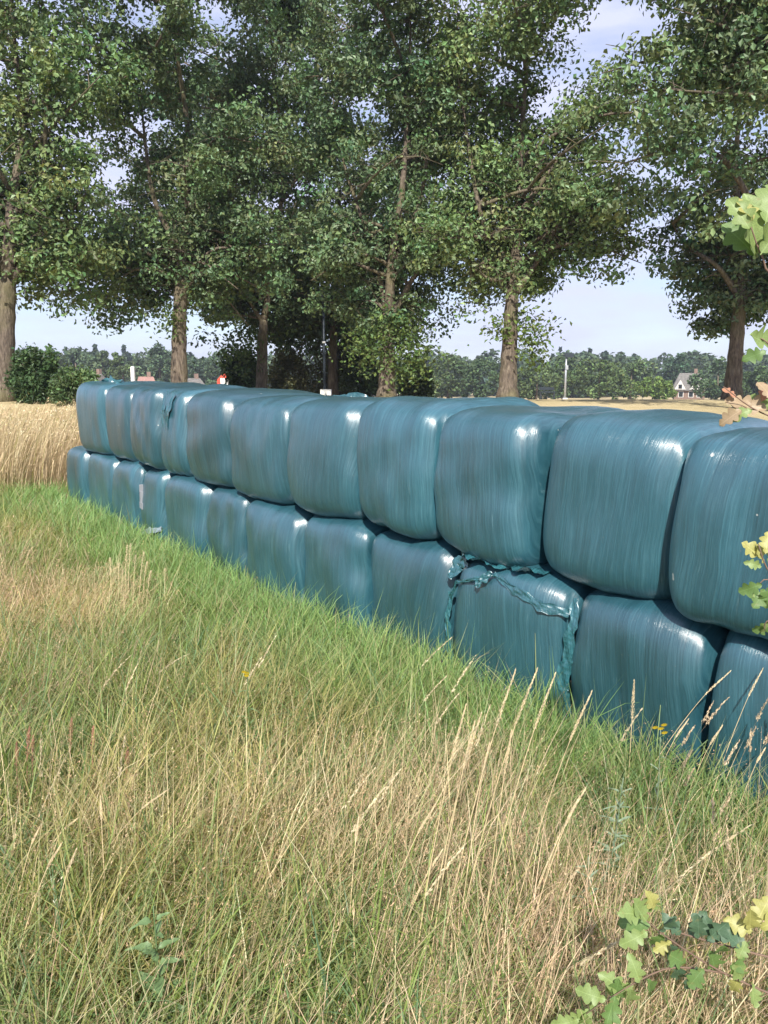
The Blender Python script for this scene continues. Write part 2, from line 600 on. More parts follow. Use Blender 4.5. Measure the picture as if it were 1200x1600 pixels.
def film_strip(bale, path, width, seed, name='loose_film', lift=0.012, crumple=0.018, mat=None):
    """Crumpled strip of loose film lying on a bale; path of (u, v, width factor, lift factor)."""
    rg = np.random.default_rng(seed)
    pts = [np.array(bale.front(p[0], p[1])) for p in path]
    wf = [p[2] for p in path]; lf = [p[3] for p in path]
    k = 46; m = 8
    s = np.linspace(0, len(pts)-1, k)
    idx = np.minimum(s.astype(int), len(pts)-2); fr = (s-idx)[:, None]
    fr = fr*fr*(3-2*fr)*0.5+fr*0.5
    A = np.array(pts)
    ctr = A[idx]*(1-fr)+A[idx+1]*fr
    w = (np.array(wf)[idx]*(1-fr[:, 0])+np.array(wf)[idx+1]*fr[:, 0])*width
    li = (np.array(lf)[idx]*(1-fr[:, 0])+np.array(lf)[idx+1]*fr[:, 0])*lift
    tang = np.gradient(ctr, axis=0); tang /= np.linalg.norm(tang, axis=1)[:, None]+1e-9
    out = np.array([0, -1.0, 0.25]); out /= np.linalg.norm(out)
    side = np.cross(tang, out); side /= np.linalg.norm(side, axis=1)[:, None]+1e-9
    V = []
    ph = rg.uniform(0, 6.28, 6)
    for j in range(m+1):
        f = j/m*2-1
        edge = 1+0.22*np.sin(s*5.3+ph[0]+f)+0.14*np.sin(s*13+ph[1])
        c = crumple*(np.sin(f*8+s*2.2+ph[2])*0.7+np.sin(f*4.3-s*6+ph[3])*0.5+np.sin(f*13+s*9+ph[4])*0.3)
        V.append(ctr+side*(f*w*0.5*edge)[:, None]+out*(li*0.5+0.004+np.abs(c)*0.6)[:, None])
    V = np.stack(V, 1).reshape(-1, 3)
    i = np.arange(k-1)[:, None]*(m+1)+np.arange(m)[None, :]
    q = np.stack([i, i+1, i+m+2, i+m+1], -1).reshape(-1, 4)
    o = obj(name, np_mesh(name, V, [q]), mat or M_LOOSE, bale.root)
    return o


b10 = BLO[2]
film_strip(b10, [(-0.97, 0.66, 0.8, 1), (-0.80, 0.80, 0.7, 1), (-0.45, 0.87, 0.6, 1.2), (-0.15, 0.925, 0.5, 2.5)], 0.028, 1)
film_strip(b10, [(-0.18, 0.93, 0.5, 2.5), (0.2, 0.87, 1.0, 1.4), (0.6, 0.82, 1.1, 1), (0.93, 0.80, 0.9, 1)], 0.042, 2, crumple=0.010)
film_strip(b10, [(-0.95, 0.70, 0.8, 1), (-1.0, 0.52, 1.0, 1.8), (-0.97, 0.36, 1.0, 1.5), (-0.93, 0.18, 0.7, 1), (-0.86, 0.06, 0.2, 0.5)], 0.040, 3, crumple=0.012)
film_strip(b10, [(0.95, 0.90, 0.6, 1), (1.0, 0.72, 1.1, 1.6), (0.96, 0.50, 1.5, 1.6), (0.90, 0.32, 1.6, 1.5), (0.97, 0.12, 1.2, 1)], 0.050, 4, crumple=0.018)
film_strip(b10, [(-0.18, 0.93, 0.6, 2.8), (-0.32, 0.88, 0.9, 2.0), (-0.40, 0.82, 0.5, 1.5)], 0.05, 5, 'film_knot', 0.016, 0.02)
film_strip(b10, [(-1.0, 0.80, 0.5, 1), (-0.93, 0.90, 0.9, 1), (-0.8, 0.965, 0.9, 1)], 0.09, 6)


def top_flap(bale, x0, x1, yl, z, height, seed):
    """A torn, standing lip of film on top of a bale (local coordinates)."""
    rg = np.random.default_rng(seed)
    k, m = 30, 4
    s = np.linspace(0, 1, k)
    hgt = height*(0.35+0.65*np.abs(np.sin(s*5.1+rg.uniform(0, 3))*np.sin(s*11+rg.uniform(0, 3))))*np.sin(s*3.14)**0.4
    V = []
    for j in range(m+1):
        f = j/m
        V.append(np.stack([x0+(x1-x0)*s+0.015*np.sin(s*25+f*4), yl+0.04*np.sin(s*9+f*2)-0.05*f*np.sin(s*14), z-0.03+f*(hgt+0.03)+rg.normal(size=k)*0.004], 1))
    V = np.stack(V, 1).reshape(-1, 3)
    i = np.arange(k-1)[:, None]*(m+1)+np.arange(m)[None, :]
    q = np.stack([i, i+1, i+m+2, i+m+1], -1).reshape(-1, 4)
    return obj('torn_film', np_mesh('torn_film', V, [q]), M_LOOSE, bale.root)


top_flap(BU[10], -0.25, 0.35, -0.30, 2*BU[10].c-0.015, 0.09, 5)
top_flap(BU[5], -0.30, 0.38, 0.30, 2*BU[5].c-0.015, 0.05, 6)
# a lip of film squeezed out between the two rows above the loosely wrapped bale
b = b10
rg = np.random.default_rng(9)
k = 40; s = np.linspace(0, 1, k); V = []
for j in range(6):
    f = j/5
    V.append(np.stack([-0.86*b.a+s*1.35*b.a, -b.b*0.80-f*0.10+0.02*np.sin(s*21+f), 2*b.c*0.965+0.02+f*(0.012*np.sin(s*9)+0.02*(s-0.3))+0.010*np.sin(s*33+f*5)+rg.normal(size=k)*0.003], 1))
V = np.stack(V, 1).reshape(-1, 3)
i = np.arange(k-1)[:, None]*6+np.arange(5)[None, :]
obj('loose_film', np_mesh('loose_film', V, [np.stack([i, i+1, i+7, i+6], -1).reshape(-1, 4)]), M_LOOSE, b.root)
# crumpled film in some of the gaps
#film_strip(BLO[1], [(-1.0, 0.70, 0.8, 1), (-0.98, 0.84, 1.0, 1.5), (-0.86, 0.95, 0.9, 1)], 0.09, 12)
#film_strip(BLO[4], [(0.99, 0.66, 0.8, 1), (0.97, 0.80, 1.0, 1.5), (0.85, 0.93, 0.8, 1)], 0.09, 13)
film_strip(BU[7], [(-0.75, 0.97, 0.9, 1), (-0.55, 0.75, 0.9, 1), (-0.35, 0.45, 0.6, 0.8)], 0.10, 14, 'film_wrinkle', 0.004, 0.012)
film_strip(BU[7], [(0.1, 0.95, 0.8, 1), (-0.1, 0.75, 0.9, 1), (-0.2, 0.5, 0.6, 0.8)], 0.10, 15, 'film_wrinkle', 0.004, 0.012)
# repair patch and a drooping strip
M_PATCH = plain('grey_tape', (0.26, 0.27, 0.29), 0.6)
pb = BLO[8]
mb = MB()
for (u0, u1, v0, v1) in ((-0.80, -0.50, 0.52, 0.66), (-0.76, -0.38, 0.44, 0.519), (-0.80, -0.60, 0.661, 0.74)):
    q = [pb.front(u0, v0), pb.front(u1, v0), pb.front(u1, v1), pb.front(u0, v1)]
    fr_ = [p+Vector((0, -0.020, 0)) for p in q]; bk = [p+Vector((0, 0.02, 0)) for p in q]
    mb.prism(bk[::-1], fr_[::-1])
mb.build('repair_patch', M_PATCH, pb.root)
M_PALE = plain('pale_film', (0.22, 0.28, 0.31), 0.4)
film_strip(pb, [(-0.95, 0.04, 0.3, 3), (-0.4, 0.12, 0.8, 5), (0.3, 0.20, 1.0, 4), (0.85, 0.26, 0.6, 2)], 0.06, 17, 'loose_strip', 0.012, 0.01, M_PALE)

# ------------------------------------------------------------------ leaves in bulk
def leaf_quads(P, size, aspect, up_bias, col, rg, flutter=1.0, outward=None):
    """Folded rhombic leaves: 4 vertices and 2 triangles each."""
    n = len(P)
    nrm = rg.normal(size=(n, 3))*flutter
    if outward is not None: nrm = nrm*0.55+outward*1.0; nrm[:, 2] += up_bias
    else: nrm[:, 2] = np.abs(nrm[:, 2])+up_bias
    nrm /= np.linalg.norm(nrm, axis=1)[:, None]
    d = rg.normal(size=(n, 3)); d -= (d*nrm).sum(1)[:, None]*nrm
    d /= np.linalg.norm(d, axis=1)[:, None]
    s = np.cross(nrm, d)
    L = (size*rg.uniform(0.65, 1.25, n))[:, None]
    W = L*aspect
    base = P-d*L*0.5; tip = P+d*L*0.5-nrm*L*0.12
    le = P+s*W*0.5+nrm*L*0.10+d*L*0.08; ri = P-s*W*0.5+nrm*L*0.10+d*L*0.08
    V = np.stack([base, ri, tip, le], 1).reshape(-1, 3)
    i = np.arange(n)*4
    T = np.concatenate([np.stack([i, i+1, i+2], 1), np.stack([i, i+2, i+3], 1)])
    return V, T, np.repeat(col, 4, axis=0)


def vary(col, n, rg, dv=0.25, dh=0.12):
    c = np.tile(np.array(col, dtype=float), (n, 1))
    c *= rg.lognormal(0, dv, (n, 1))
    c[:, 0] *= rg.lognormal(0, dh, n)
    c[:, 2] *= rg.lognormal(0, dh, n)
    return np.clip(c, 0, 0.8)


def polyline(pts, k):
    """Smooth resample (Catmull-Rom)."""
    P = [np.array(p, dtype=float) for p in pts]
    P = [2*P[0]-P[1]]+P+[2*P[-1]-P[-2]]
    out = []
    m = len(P)-3
    for j in range(k+1):
        u = j/k*m; i = min(int(u), m-1); f = u-i
        a, b_, c, d = P[i:i+4]
        out.append(0.5*((2*b_)+(-a+c)*f+(2*a-5*b_+4*c-d)*f*f+(-a+3*b_-3*c+d)*f**3))
    return out


def grow_tree(name, label, Y, base_px, trunk_px, leaders_px, r0, H, z0, rad, seed, n_limb=22, n_leaf=48000, leaf=0.132,
              col=(0.045, 0.085, 0.026), group=None, sprouts=(), cat='tree', centre_off=0.0, sec=6, tw=4):
    rg = np.random.default_rng(seed); rr = random.Random(seed)
    base = at(base_px[0], base_px[1], Y); base.z = gz(base.x, base.y)-0.05
    root = empty(name, base)
    B = np.array(base)
    tr = [B]+[np.array(at(px, py, Y)) for px, py in trunk_px]
    tp = polyline(tr, 14)
    mb = MB()
    hh = np.linspace(0, 1, len(tp))
    rads = [r0*(1.0-0.30*h+0.38*math.exp(-h*9)) for h in hh]
    mb.tube([p-B for p in tp], [r*(1+0.06*math.sin(i*2.3)) for i, r in enumerate(rads)], 12)
    mb.build('trunk', M_BARK, root, smooth=True)
    clusters = []
    skel = []          # (polyline, r_start, r_end) the limbs may spring from
    top = rads[-1]
    for li, L in enumerate(leaders_px):
        pts = [np.array(at(px, py, Y))+np.array([0, (rr.uniform(-0.5, 0.5) if j else 0)*min(1.0, j*0.5), 0]) for j, (px, py) in enumerate(L)]
        lp = polyline(pts, 4*len(pts))
        ra = top*(0.95 if li == 0 else 0.60); rb = 0.014
        rl = [ra+(rb-ra)*(j/(len(lp)-1))**0.8 for j in range(len(lp))]
        MB().tube([p-B for p in lp], rl, 8).build('limb', M_BARK, root, smooth=True)
        skel.append((lp, ra, rb))
        mbt = MB(); b0_ = B
        for j in range(int(len(lp)*0.45), len(lp)):
            if lp[j][2] < B[2]+z0-1.3: continue
            for q_ in range(3):
                e = lp[j]+rg.normal(size=3)*np.array([0.45, 0.45, 0.35])
                mbt.tube([lp[j]-B, (lp[j]+e)/2-B+np.array([0, 0, 0.05]), e-B], [0.010, 0.007, 0.003], 3, cap=False)
                clusters.append(e)
        if mbt.V: mbt.build('twigs', M_BARK, root, smooth=True)['kind'] = 'stuff'
    C0 = B+np.array([centre_off, 0, 0])
    gz0 = B[2]

    def env(z):
        u = (z-gz0-z0)/(H-z0)
        if u < 0: return rad*0.55
        return rad*(0.52+0.56*math.sin(math.pi*min(1, u*0.95+0.05)))*(1.0 if u < 0.75 else max(0.15, (1-u)/0.25)**0.6)
    for k_ in range(n_limb):
        lp, ra, rb = skel[k_ % len(skel)] if rr.random() < 0.5 else skel[0]
        az = k_*2.399+rr.uniform(-0.5, 0.5)
        fac = -math.sin(az)
        zt = gz0+z0+(k_+rr.random())/n_limb*(min(H, 13.5)-z0) if k_ % 3 else gz0+z0+rr.random()*2.2
        if zt-gz0-z0 < 2.6 and fac > 0.45: az = -math.pi/2+(1 if math.cos(az) > 0 else -1)*rr.uniform(1.15, 1.75)
        Rr = env(zt)*(rr.uniform(0.6, 1.05) if zt-gz0-z0 > 1.4 else rr.uniform(0.72, 1.12))
        zs = max(zt-Rr*rr.uniform(0.15, 0.55), gz0+z0+0.9)
        if k_ % 3 == 0: zs = zt+Rr*rr.uniform(-0.05, 0.25)
        P = min(lp, key=lambda q: abs(q[2]-zs))
        if abs(P[2]-zs) > 0.4: P = min(skel[0][0], key=lambda q: abs(q[2]-zs))
        E = np.array([C0[0]+math.cos(az)*Rr, C0[1]+math.sin(az)*Rr, zt])
        M1 = P*0.55+E*0.45+np.array([0, 0, 0.35*rr.uniform(0.3, 1.4)])+rg.normal(size=3)*0.15
        lm = polyline([P, M1, E], 8)
        rs = max(0.022, min(0.075, r0*0.24)); 
        mb = MB()
        mb.tube([p-B for p in lm], [rs+(0.010-rs)*q/8 for q in range(9)], 6)
        for si in range(sec):
            f = 0.25+0.75*(si+rr.random())/sec
            q = lm[min(8, int(f*8))]
            d = rg.normal(size=3); d[2] = abs(d[2])*0.4+rr.uniform(-0.45, 0.35)
            d /= np.linalg.norm(d)
            ln = rr.uniform(0.6, 1.25)*rad/3.0
            S1 = q+d*ln*0.5+np.array([0, 0, 0.08]); S2 = q+d*ln+np.array([0, 0, -0.06])
            mb.tube([q-B, S1-B, S2-B], [0.014, 0.010, 0.005], 4, cap=False)
            for ti in range(tw):
                g = rr.random()
                o = (q*(1-g)+S1*g) if rr.random() < 0.4 else (S1*(1-g)+S2*g)
                e = o+rg.normal(size=3)*np.array([0.34, 0.34, 0.24])*rad/3.0
                mb.tube([o-B, e-B], [0.006, 0.003], 3, cap=False)
                clusters.append(e)
        mb.build('limb', M_BARK, root, smooth=True)
    cl = np.array(clusters)
    inner = (np.abs(cl[:, 0]-B[0]) < 0.8) & (cl[:, 1] < B[1]-0.15) & (cl[:, 2] < gz0+z0+2.8)      # bare, shaded-out twigs low in the middle
    for lp, ra, rb in skel:                      # limbs run bare through the inner crown
        q = np.array(lp[:max(3, int(len(lp)*0.62))])
        dd = np.sqrt((cl[:, None, 0]-q[None, :, 0])**2+(cl[:, None, 2]-q[None, :, 2])**2).min(1)
        inner |= (dd < 0.52) & (cl[:, 1] < B[1]-0.05)
    cl = cl[~inner | (rg.random(len(cl)) < 0.15)]
    cid = rg.integers(0, len(cl), n_leaf)
    csize = rg.uniform(0.28, 0.58, len(cl))*rad/3.0
    ow = rg.normal(size=(n_leaf, 3)); ow /= np.linalg.norm(ow, axis=1)[:, None]
    P = cl[cid]+ow*(rg.random(n_leaf)**0.45*csize[cid])[:, None]*np.array([1.15, 1.15, 0.72])
    tone = rg.lognormal(0, 0.16, len(cl)); hue = rg.lognormal(0, 0.10, len(cl))
    c = vary(col, n_leaf, rg, 0.22, 0.10)*tone[cid][:, None]
    c[:, 0] *= hue[cid]
    V, T, cc = leaf_quads(P-B, leaf, 0.62, 0.35, np.clip(c*np.array([1.58, 1.58, 1.85]), 0, 0.6), rg, 1.0, ow)
    cr = obj('crown', np_mesh('crown', V, [T], cc, smooth=False), M_LEAF, root)
    cr['kind'] = 'stuff'
    for (px, py, sp, n) in sprouts:
        Pn = np.array(at(px, py, Y))+rg.normal(size=(n, 3))*sp+np.array([0, -0.25, 0])
        V, T, cc = leaf_quads(Pn-B, leaf*0.95, 0.6, 0.25, vary((col[0]*1.35, col[1]*1.35, col[2]), n, rg), rg)
        so = obj('sprout', np_mesh('sprout', V, [T], cc, smooth=False), M_LEAF, root); so['kind'] = 'stuff'
    tag(root, label, cat, group)
    return root


G_OAK = 'oaks in a row behind the bales'
grow_tree('oak_tree', 'oak at the left edge, its thick pale trunk rising from tan grass', 18.0, (4, 615), [(8, 520), (13, 435)],
          [[(13, 437), (24, 330), (22, 200), (14, 60), (8, -160)], [(12, 445), (50, 395), (95, 355), (130, 300)], [(20, 380), (60, 290), (85, 180), (100, 60)], [(14, 430), (-30, 360), (-80, 290)]],
          0.25, 15.5, 2.2, 3.0, 1, n_limb=34, col=(0.085, 0.125, 0.040), group=G_OAK, n_leaf=56000)
grow_tree('oak_tree', 'oak with one straight pale trunk behind the far end of the stack, second from left', 21.0, (279, 605), [(280, 520), (283, 430)],
          [[(283, 432), (290, 320), (286, 190), (280, 60), (275, -140)], [(284, 455), (325, 405), (352, 350), (372, 260)], [(287, 400), (245, 320), (225, 220), (215, 110)]],
          0.225, 15.8, 1.9, 3.05, 2, n_limb=36, col=(0.070, 0.108, 0.040), group=G_OAK, n_leaf=58000, sprouts=((268, 500, 0.25, 250),))
grow_tree('oak_tree', 'dark slender forked oak standing farther back between two thicker oaks', 27.0, (408, 608), [(410, 540), (412, 500)],
          [[(412, 502), (424, 440), (438, 330), (442, 190), (450, 40), (455, -60)], [(411, 505), (388, 465), (368, 425), (345, 370)]],
          0.20, 17.5, 2.6, 3.6, 3, n_limb=34, col=(0.055, 0.088, 0.034), group=G_OAK, n_leaf=42000, leaf=0.16, sprouts=((375, 545, 0.45, 600),))
grow_tree('oak_tree', 'yellowish many-stemmed oak with leafy sprouts on its trunk, behind the stack centre', 21.0, (604, 612), [(606, 545), (608, 490)],
          [[(608, 492), (612, 400), (626, 320), (634, 220), (640, 100), (640, -60)], [(610, 500), (648, 430), (688, 375), (722, 325)], [(607, 505), (590, 415), (562, 335), (535, 245), (520, 150)], [(612, 420), (655, 320), (670, 220), (690, 100)]],
          0.225, 15.6, 2.2, 2.75, 4, n_limb=34, col=(0.075, 0.115, 0.045), group=G_OAK, n_leaf=54000,
          sprouts=((580, 540, 0.35, 700), (640, 545, 0.40, 800), (612, 505, 0.2, 250), (630, 575, 0.3, 350)))
grow_tree('oak_tree', 'oak with a bare brown trunk forking low into spreading limbs, right of centre', 20.0, (793, 622), [(796, 545), (800, 462)],
          [[(800, 464), (806, 395), (813, 300), (820, 180), (832, 40), (838, -120)], [(799, 466), (776, 405), (746, 335), (735, 250), (722, 120), (715, 0)], [(803, 462), (842, 405), (872, 345), (900, 310)], [(812, 335), (848, 282), (886, 232), (935, 190)], [(806, 420), (770, 440), (735, 420)]],
          0.235, 15.2, 2.6, 3.5, 5, n_limb=38, col=(0.088, 0.130, 0.042), group=G_OAK, n_leaf=64000, centre_off=0.65,
          sprouts=((825, 515, 0.32, 420), (772, 512, 0.18, 130), (832, 550, 0.25, 200)))
grow_tree('oak_tree', 'oak leaning at the right edge with foliage hanging low beside the field', 19.0, (1142, 645), [(1150, 545), (1157, 460)],
          [[(1157, 462), (1161, 350), (1158, 250), (1166, 100), (1172, -100)], [(1156, 470), (1115, 420), (1075, 380), (1050, 350)], [(1158, 400), (1200, 330), (1250, 260)]],
          0.20, 14.5, 1.4, 2.5, 6, n_limb=30, col=(0.072, 0.110, 0.044), group=G_OAK, n_leaf=44000, centre_off=0.65)
grow_tree('oak_tree', 'oak outside the right edge reaching a dark bent limb into the top corner', 14.0, (1420, 700), [(1390, 560), (1350, 480)],
          [[(1350, 480), (1330, 330), (1320, 150), (1310, -80)], [(1345, 470), (1240, 390), (1185, 330), (1128, 255), (1050, 243), (975, 255)], [(1330, 330), (1250, 190), (1170, 90), (1090, 20)]],
          0.24, 11.8, 5.3, 2.9, 7, n_limb=28, col=(0.078, 0.118, 0.044), group=G_OAK, n_leaf=42000, leaf=0.12, centre_off=-3.0)
G_BACK = 'trees behind the row of oaks'
grow_tree('background_tree', 'dense dark tree filling the gap behind the forked oak and the sprouting oak', 29.5, (520, 612), [(520, 560), (522, 500)],
          [[(522, 500), (528, 400), (530, 250), (525, 100)]], 0.2, 18.0, 1.2, 3.7, 8, n_limb=28, col=(0.050, 0.080, 0.030), group=G_BACK, n_leaf=24000, leaf=0.2)
grow_tree('background_tree', 'tree whose dark crown shows behind the sprouting oak', 33.0, (606, 612), [(606, 560), (608, 490)],
          [[(608, 490), (640, 380), (660, 230), (670, 60)]], 0.17, 18.5, 5.0, 3.2, 9, n_limb=18, col=(0.055, 0.088, 0.034), group=G_BACK, n_leaf=14000, leaf=0.2)
grow_tree('background_tree', 'dark tree seen behind the straight-trunked oak', 32.0, (281, 612), [(281, 560), (283, 500)],
          [[(283, 500), (318, 380), (335, 230), (338, 60)]], 0.17, 18.5, 5.6, 3.3, 10, n_limb=18, col=(0.050, 0.080, 0.030), group=G_BACK, n_leaf=14000, leaf=0.2)


def shrub(name, label, Y, px, top_py, half_px, seed, col, n=3500, leaf=0.12, group=None, cat='shrub', bot=None):
    rg = np.random.default_rng(seed); rr = random.Random(seed)
    base = at(px, 610, Y); base.z = gz(base.x, base.y)-0.03
    h = at(px, top_py, Y).z-base.z
    hw = half_px/F*Y
    root = empty(name, base)
    mb = MB()
    cl = []
    for i in range(9):
        a = i*0.7+rr.random(); e = Vector((math.cos(a)*hw*rr.uniform(.2, .75), math.sin(a)*hw*.5, h*rr.uniform(0.55, 0.9)))
        mb2 = MB().tube([(rr.uniform(-.1, .1), rr.uniform(-.1, .1), 0), tuple(e*0.5+Vector((0, 0, 0.1*h))), tuple(e)], [0.03*h/2, 0.018*h/2, 0.006], 5)
        mb2.build('stem', M_BARK, root, smooth=True)
    nb = 60
    for i in range(nb):
        u = rg.normal(size=3); u /= np.linalg.norm(u)
        q = rg.uniform(0.45, 1.0)
        cl.append((u[0]*hw*q, u[1]*hw*0.6*q, h*(0.46+0.5*u[2]*q)))
    cl = np.array(cl)
    cid = rg.integers(0, nb, n)
    P = cl[cid]+rg.normal(size=(n, 3))*np.array([hw*.13, hw*.11, h*.085])
    P[:, 2] = np.clip(P[:, 2], 0.02, None)
    c = vary(tuple(v*1.7 for v in col), n, rg, 0.25, 0.1)*rg.lognormal(0, 0.2, nb)[cid][:, None]
    V, T, cc = leaf_quads(P, leaf, 0.6, 0.2, c, rg)
    o = obj('foliage', np_mesh('foliage', V, [T], cc, smooth=False), M_LEAF, root); o['kind'] = 'stuff'
    tag(root, label, cat, group)
    return root


G_SH = 'bushes beyond the stack'
shrub('bush', 'dark round bush beside the leftmost oak above the tan grass', 17.5, 58, 540, 42, 21, (0.030, 0.055, 0.020), 7000, 0.10, G_SH, 'bush')
shrub('bush', 'low dark bush touching the far end of the stack', 17.0, 112, 572, 38, 22, (0.050, 0.080, 0.030), 5000, 0.10, G_SH, 'bush')
shrub('bush', 'dark leafy bush left of the slender forked oak', 28.0, 378, 530, 26, 23, (0.030, 0.052, 0.020), 4000, 0.15, G_SH, 'bush')
shrub('bush', 'olive brown bush just right of the slender forked oak', 30.0, 455, 545, 36, 24, (0.075, 0.078, 0.036), 5000, 0.13, G_SH, 'bush')
shrub('bush', 'brownish bush around the dark lamp post', 30.0, 515, 530, 36, 25, (0.065, 0.068, 0.034), 5000, 0.13, G_SH, 'bush')
shrub('bush', 'dark bush left of the sprouting oak trunk', 29.0, 565, 540, 34, 26, (0.036, 0.055, 0.024), 5000, 0.14, G_SH, 'bush')
shrub('bush', 'green bush just right of the sprouting oak trunk', 31.0, 648, 560, 34, 27, (0.062, 0.085, 0.034), 4500, 0.14, G_SH, 'bush')


# ------------------------------------------------------------------ far tree line
def far_tree(name, label, Y, px, top_py, half_px, seed, col, group, n=1500, leaf=0.55, conifer=False, bottom=0.02):
    rg = np.random.default_rng(seed)
    base = at(px, 610, Y); base.z = gz(base.x, base.y)-0.1
    h = at(px, top_py, Y).z-base.z
    hw = half_px/F*Y
    root = empty(name, base)
    MB().tube([(0, 0, 0), (0.02*h, 0, h*.4), (0, 0, h*.85)], [0.04*h, 0.025*h, 0.008*h], 6).build('trunk', M_BARK, root, smooth=True)
    if conifer:
        u = rg.random(n)**0.6; a = rg.uniform(0, 6.28, n)
        r = hw*u*(0.55+0.45*np.abs(np.sin((1-u)*22)))*rg.uniform(0.4, 1, n)
        P = np.stack([r*np.cos(a), r*np.sin(a), h*(1-u*0.95)], 1)
    else:
        nb = 34
        d = rg.normal(size=(nb, 3)); d /= np.linalg.norm(d, axis=1)[:, None]
        q = rg.uniform(0.55, 0.95, nb)[:, None]
        cl = d*q*np.array([hw, hw*0.8, h*0.5])+np.array([0, 0, h*(0.50+bottom)])
        rad = rg.uniform(0.18, 0.34, nb)*min(hw, h*0.55)
        cid = rg.integers(0, nb, n)
        v = rg.normal(size=(n, 3)); v /= np.linalg.norm(v, axis=1)[:, None]
        P = cl[cid]+v*rad[cid][:, None]*rg.uniform(0.8, 1.08, n)[:, None]
        P[:, 2] = np.clip(P[:, 2], 0.1, None)
    c = vary(tuple(v*1.5 for v in col), n, rg, 0.28, 0.08)
    if not conifer: c = c*rg.lognormal(0, 0.12, nb)[cid][:, None]
    V, T, cc = leaf_quads(P, leaf, 0.7, 0.45, c, rg)
    o = obj('crown', np_mesh('crown', V, [T], cc, smooth=False), M_FAR, root); o['kind'] = 'stuff'
    tag(root, label, 'tree', group)
    return root


G_FAR = 'trees along the far edge of the field'
far = [  # px, top, half width, Y, colour, label
    (655, 575, 26, 120, (0.085, 0.115, 0.045), 'pale green far tree just right of the sprouting oak'),
    (700, 560, 34, 135, (0.062, 0.092, 0.036), 'rounded green far tree between the two oaks right of centre'),
    (748, 566, 34, 130, (0.050, 0.080, 0.036), 'dark green far tree left of the bare brown oak trunk'),
    (838, 578, 34, 120, (0.060, 0.086, 0.034), 'low green far tree just right of the bare brown oak trunk'),
    (880, 562, 26, 140, (0.058, 0.090, 0.036), 'far tree directly behind the grey lamp mast'),
    (935, 570, 44, 125, (0.064, 0.095, 0.034), 'broad green far tree right of the grey lamp mast'),
    (985, 570, 34, 140, (0.066, 0.098, 0.040), 'mid green far tree left of the bright low one'),
    (1020, 596, 34, 118, (0.090, 0.135, 0.036), 'bright light green low tree in front of the thatched house'),
    (1120, 572, 34, 125, (0.050, 0.080, 0.036), 'dark round far tree right of the thatched house'),
    (1060, 560, 24, 165, (0.045, 0.078, 0.044), 'bluish green far tree behind the thatched house'),
    (1180, 580, 36, 120, (0.050, 0.080, 0.032), 'far tree at the right edge beyond the leaning oak'),
    (45, 548, 26, 140, (0.055, 0.080, 0.040), 'far tree at the left edge behind the round bush'),
    (90, 556, 26, 145, (0.062, 0.090, 0.046), 'far tree left of centre over the low bush'),
    (120, 546, 24, 150, (0.058, 0.086, 0.046), 'round far tree above the left end of the stack'),
    (162, 556, 24, 150, (0.068, 0.096, 0.046), 'paler far tree above the leftmost bale'),
    (192, 552, 18, 135, (0.070, 0.100, 0.042), 'light green far tree near the white post'),
    (216, 560, 22, 160, (0.060, 0.088, 0.046), 'far tree right of the white post'),
    (250, 545, 22, 150, (0.055, 0.085, 0.046), 'far tree left of the straight-trunked oak'),
    (318, 558, 26, 155, (0.050, 0.080, 0.046), 'far tree right of the straight-trunked oak'),
    (348, 556, 22, 145, (0.052, 0.082, 0.044), 'far tree above the red machine'),
]
for i, (px, tp_, hw_, Y_, c_, l_) in enumerate(far):
    far_tree('far_tree', l_, Y_, px, tp_-5, hw_*1.15, 300+i, c_, G_FAR, n=2600, leaf=0.6*Y_/135)
# the wood behind: one mass with conifer tips
rg = np.random.default_rng(77)
VV, TT, CC = [], [], []
n0 = 0
for i in range(150):
    px = rg.uniform(-160, 1360); Y_ = rg.uniform(190, 260)
    con = rg.random() < 0.22
    top = (rg.uniform(540, 556) if con else rg.uniform(550, 568))
    if px < 300: top -= 4
    bse = at(px, 610, Y_); bz = gz(bse.x, bse.y)
    h = at(px, top, Y_).z-bz; hw = (rg.uniform(9, 15) if con else rg.uniform(20, 36))/F*Y_
    n = 360
    if con:
        u = rg.random(n)**0.6; a = rg.uniform(0, 6.28, n); r = hw*u*rg.uniform(0.4, 1, n)
        P = np.stack([r*np.cos(a), r*np.sin(a), h*(1-u*0.9)], 1)
        col = (0.045, 0.075, 0.052)
    else:
        v = rg.normal(size=(n, 3)); v /= np.linalg.norm(v, axis=1)[:, None]
        P = v*np.array([hw, hw, h*0.52])*rg.uniform(0.75, 1.05, n)[:, None]+np.array([0, 0, h*0.52])
        col = (0.075, 0.115, 0.062)
    P = P+np.array([bse.x, bse.y, bz])
    V, T, cc = leaf_quads(P, 1.65, 0.75, 0.5, vary(col, n, rg, 0.3, 0.08), rg)
    VV.append(V); TT.append(T+n0); CC.append(cc); n0 += len(V)
wood = obj('distant_wood', np_mesh('distant_wood', np.concatenate(VV), [np.concatenate(TT)], np.concatenate(CC), smooth=False), M_FAR)
tag(wood, 'distant mixed wood with conifer tips along the horizon', 'wood', kind='stuff')

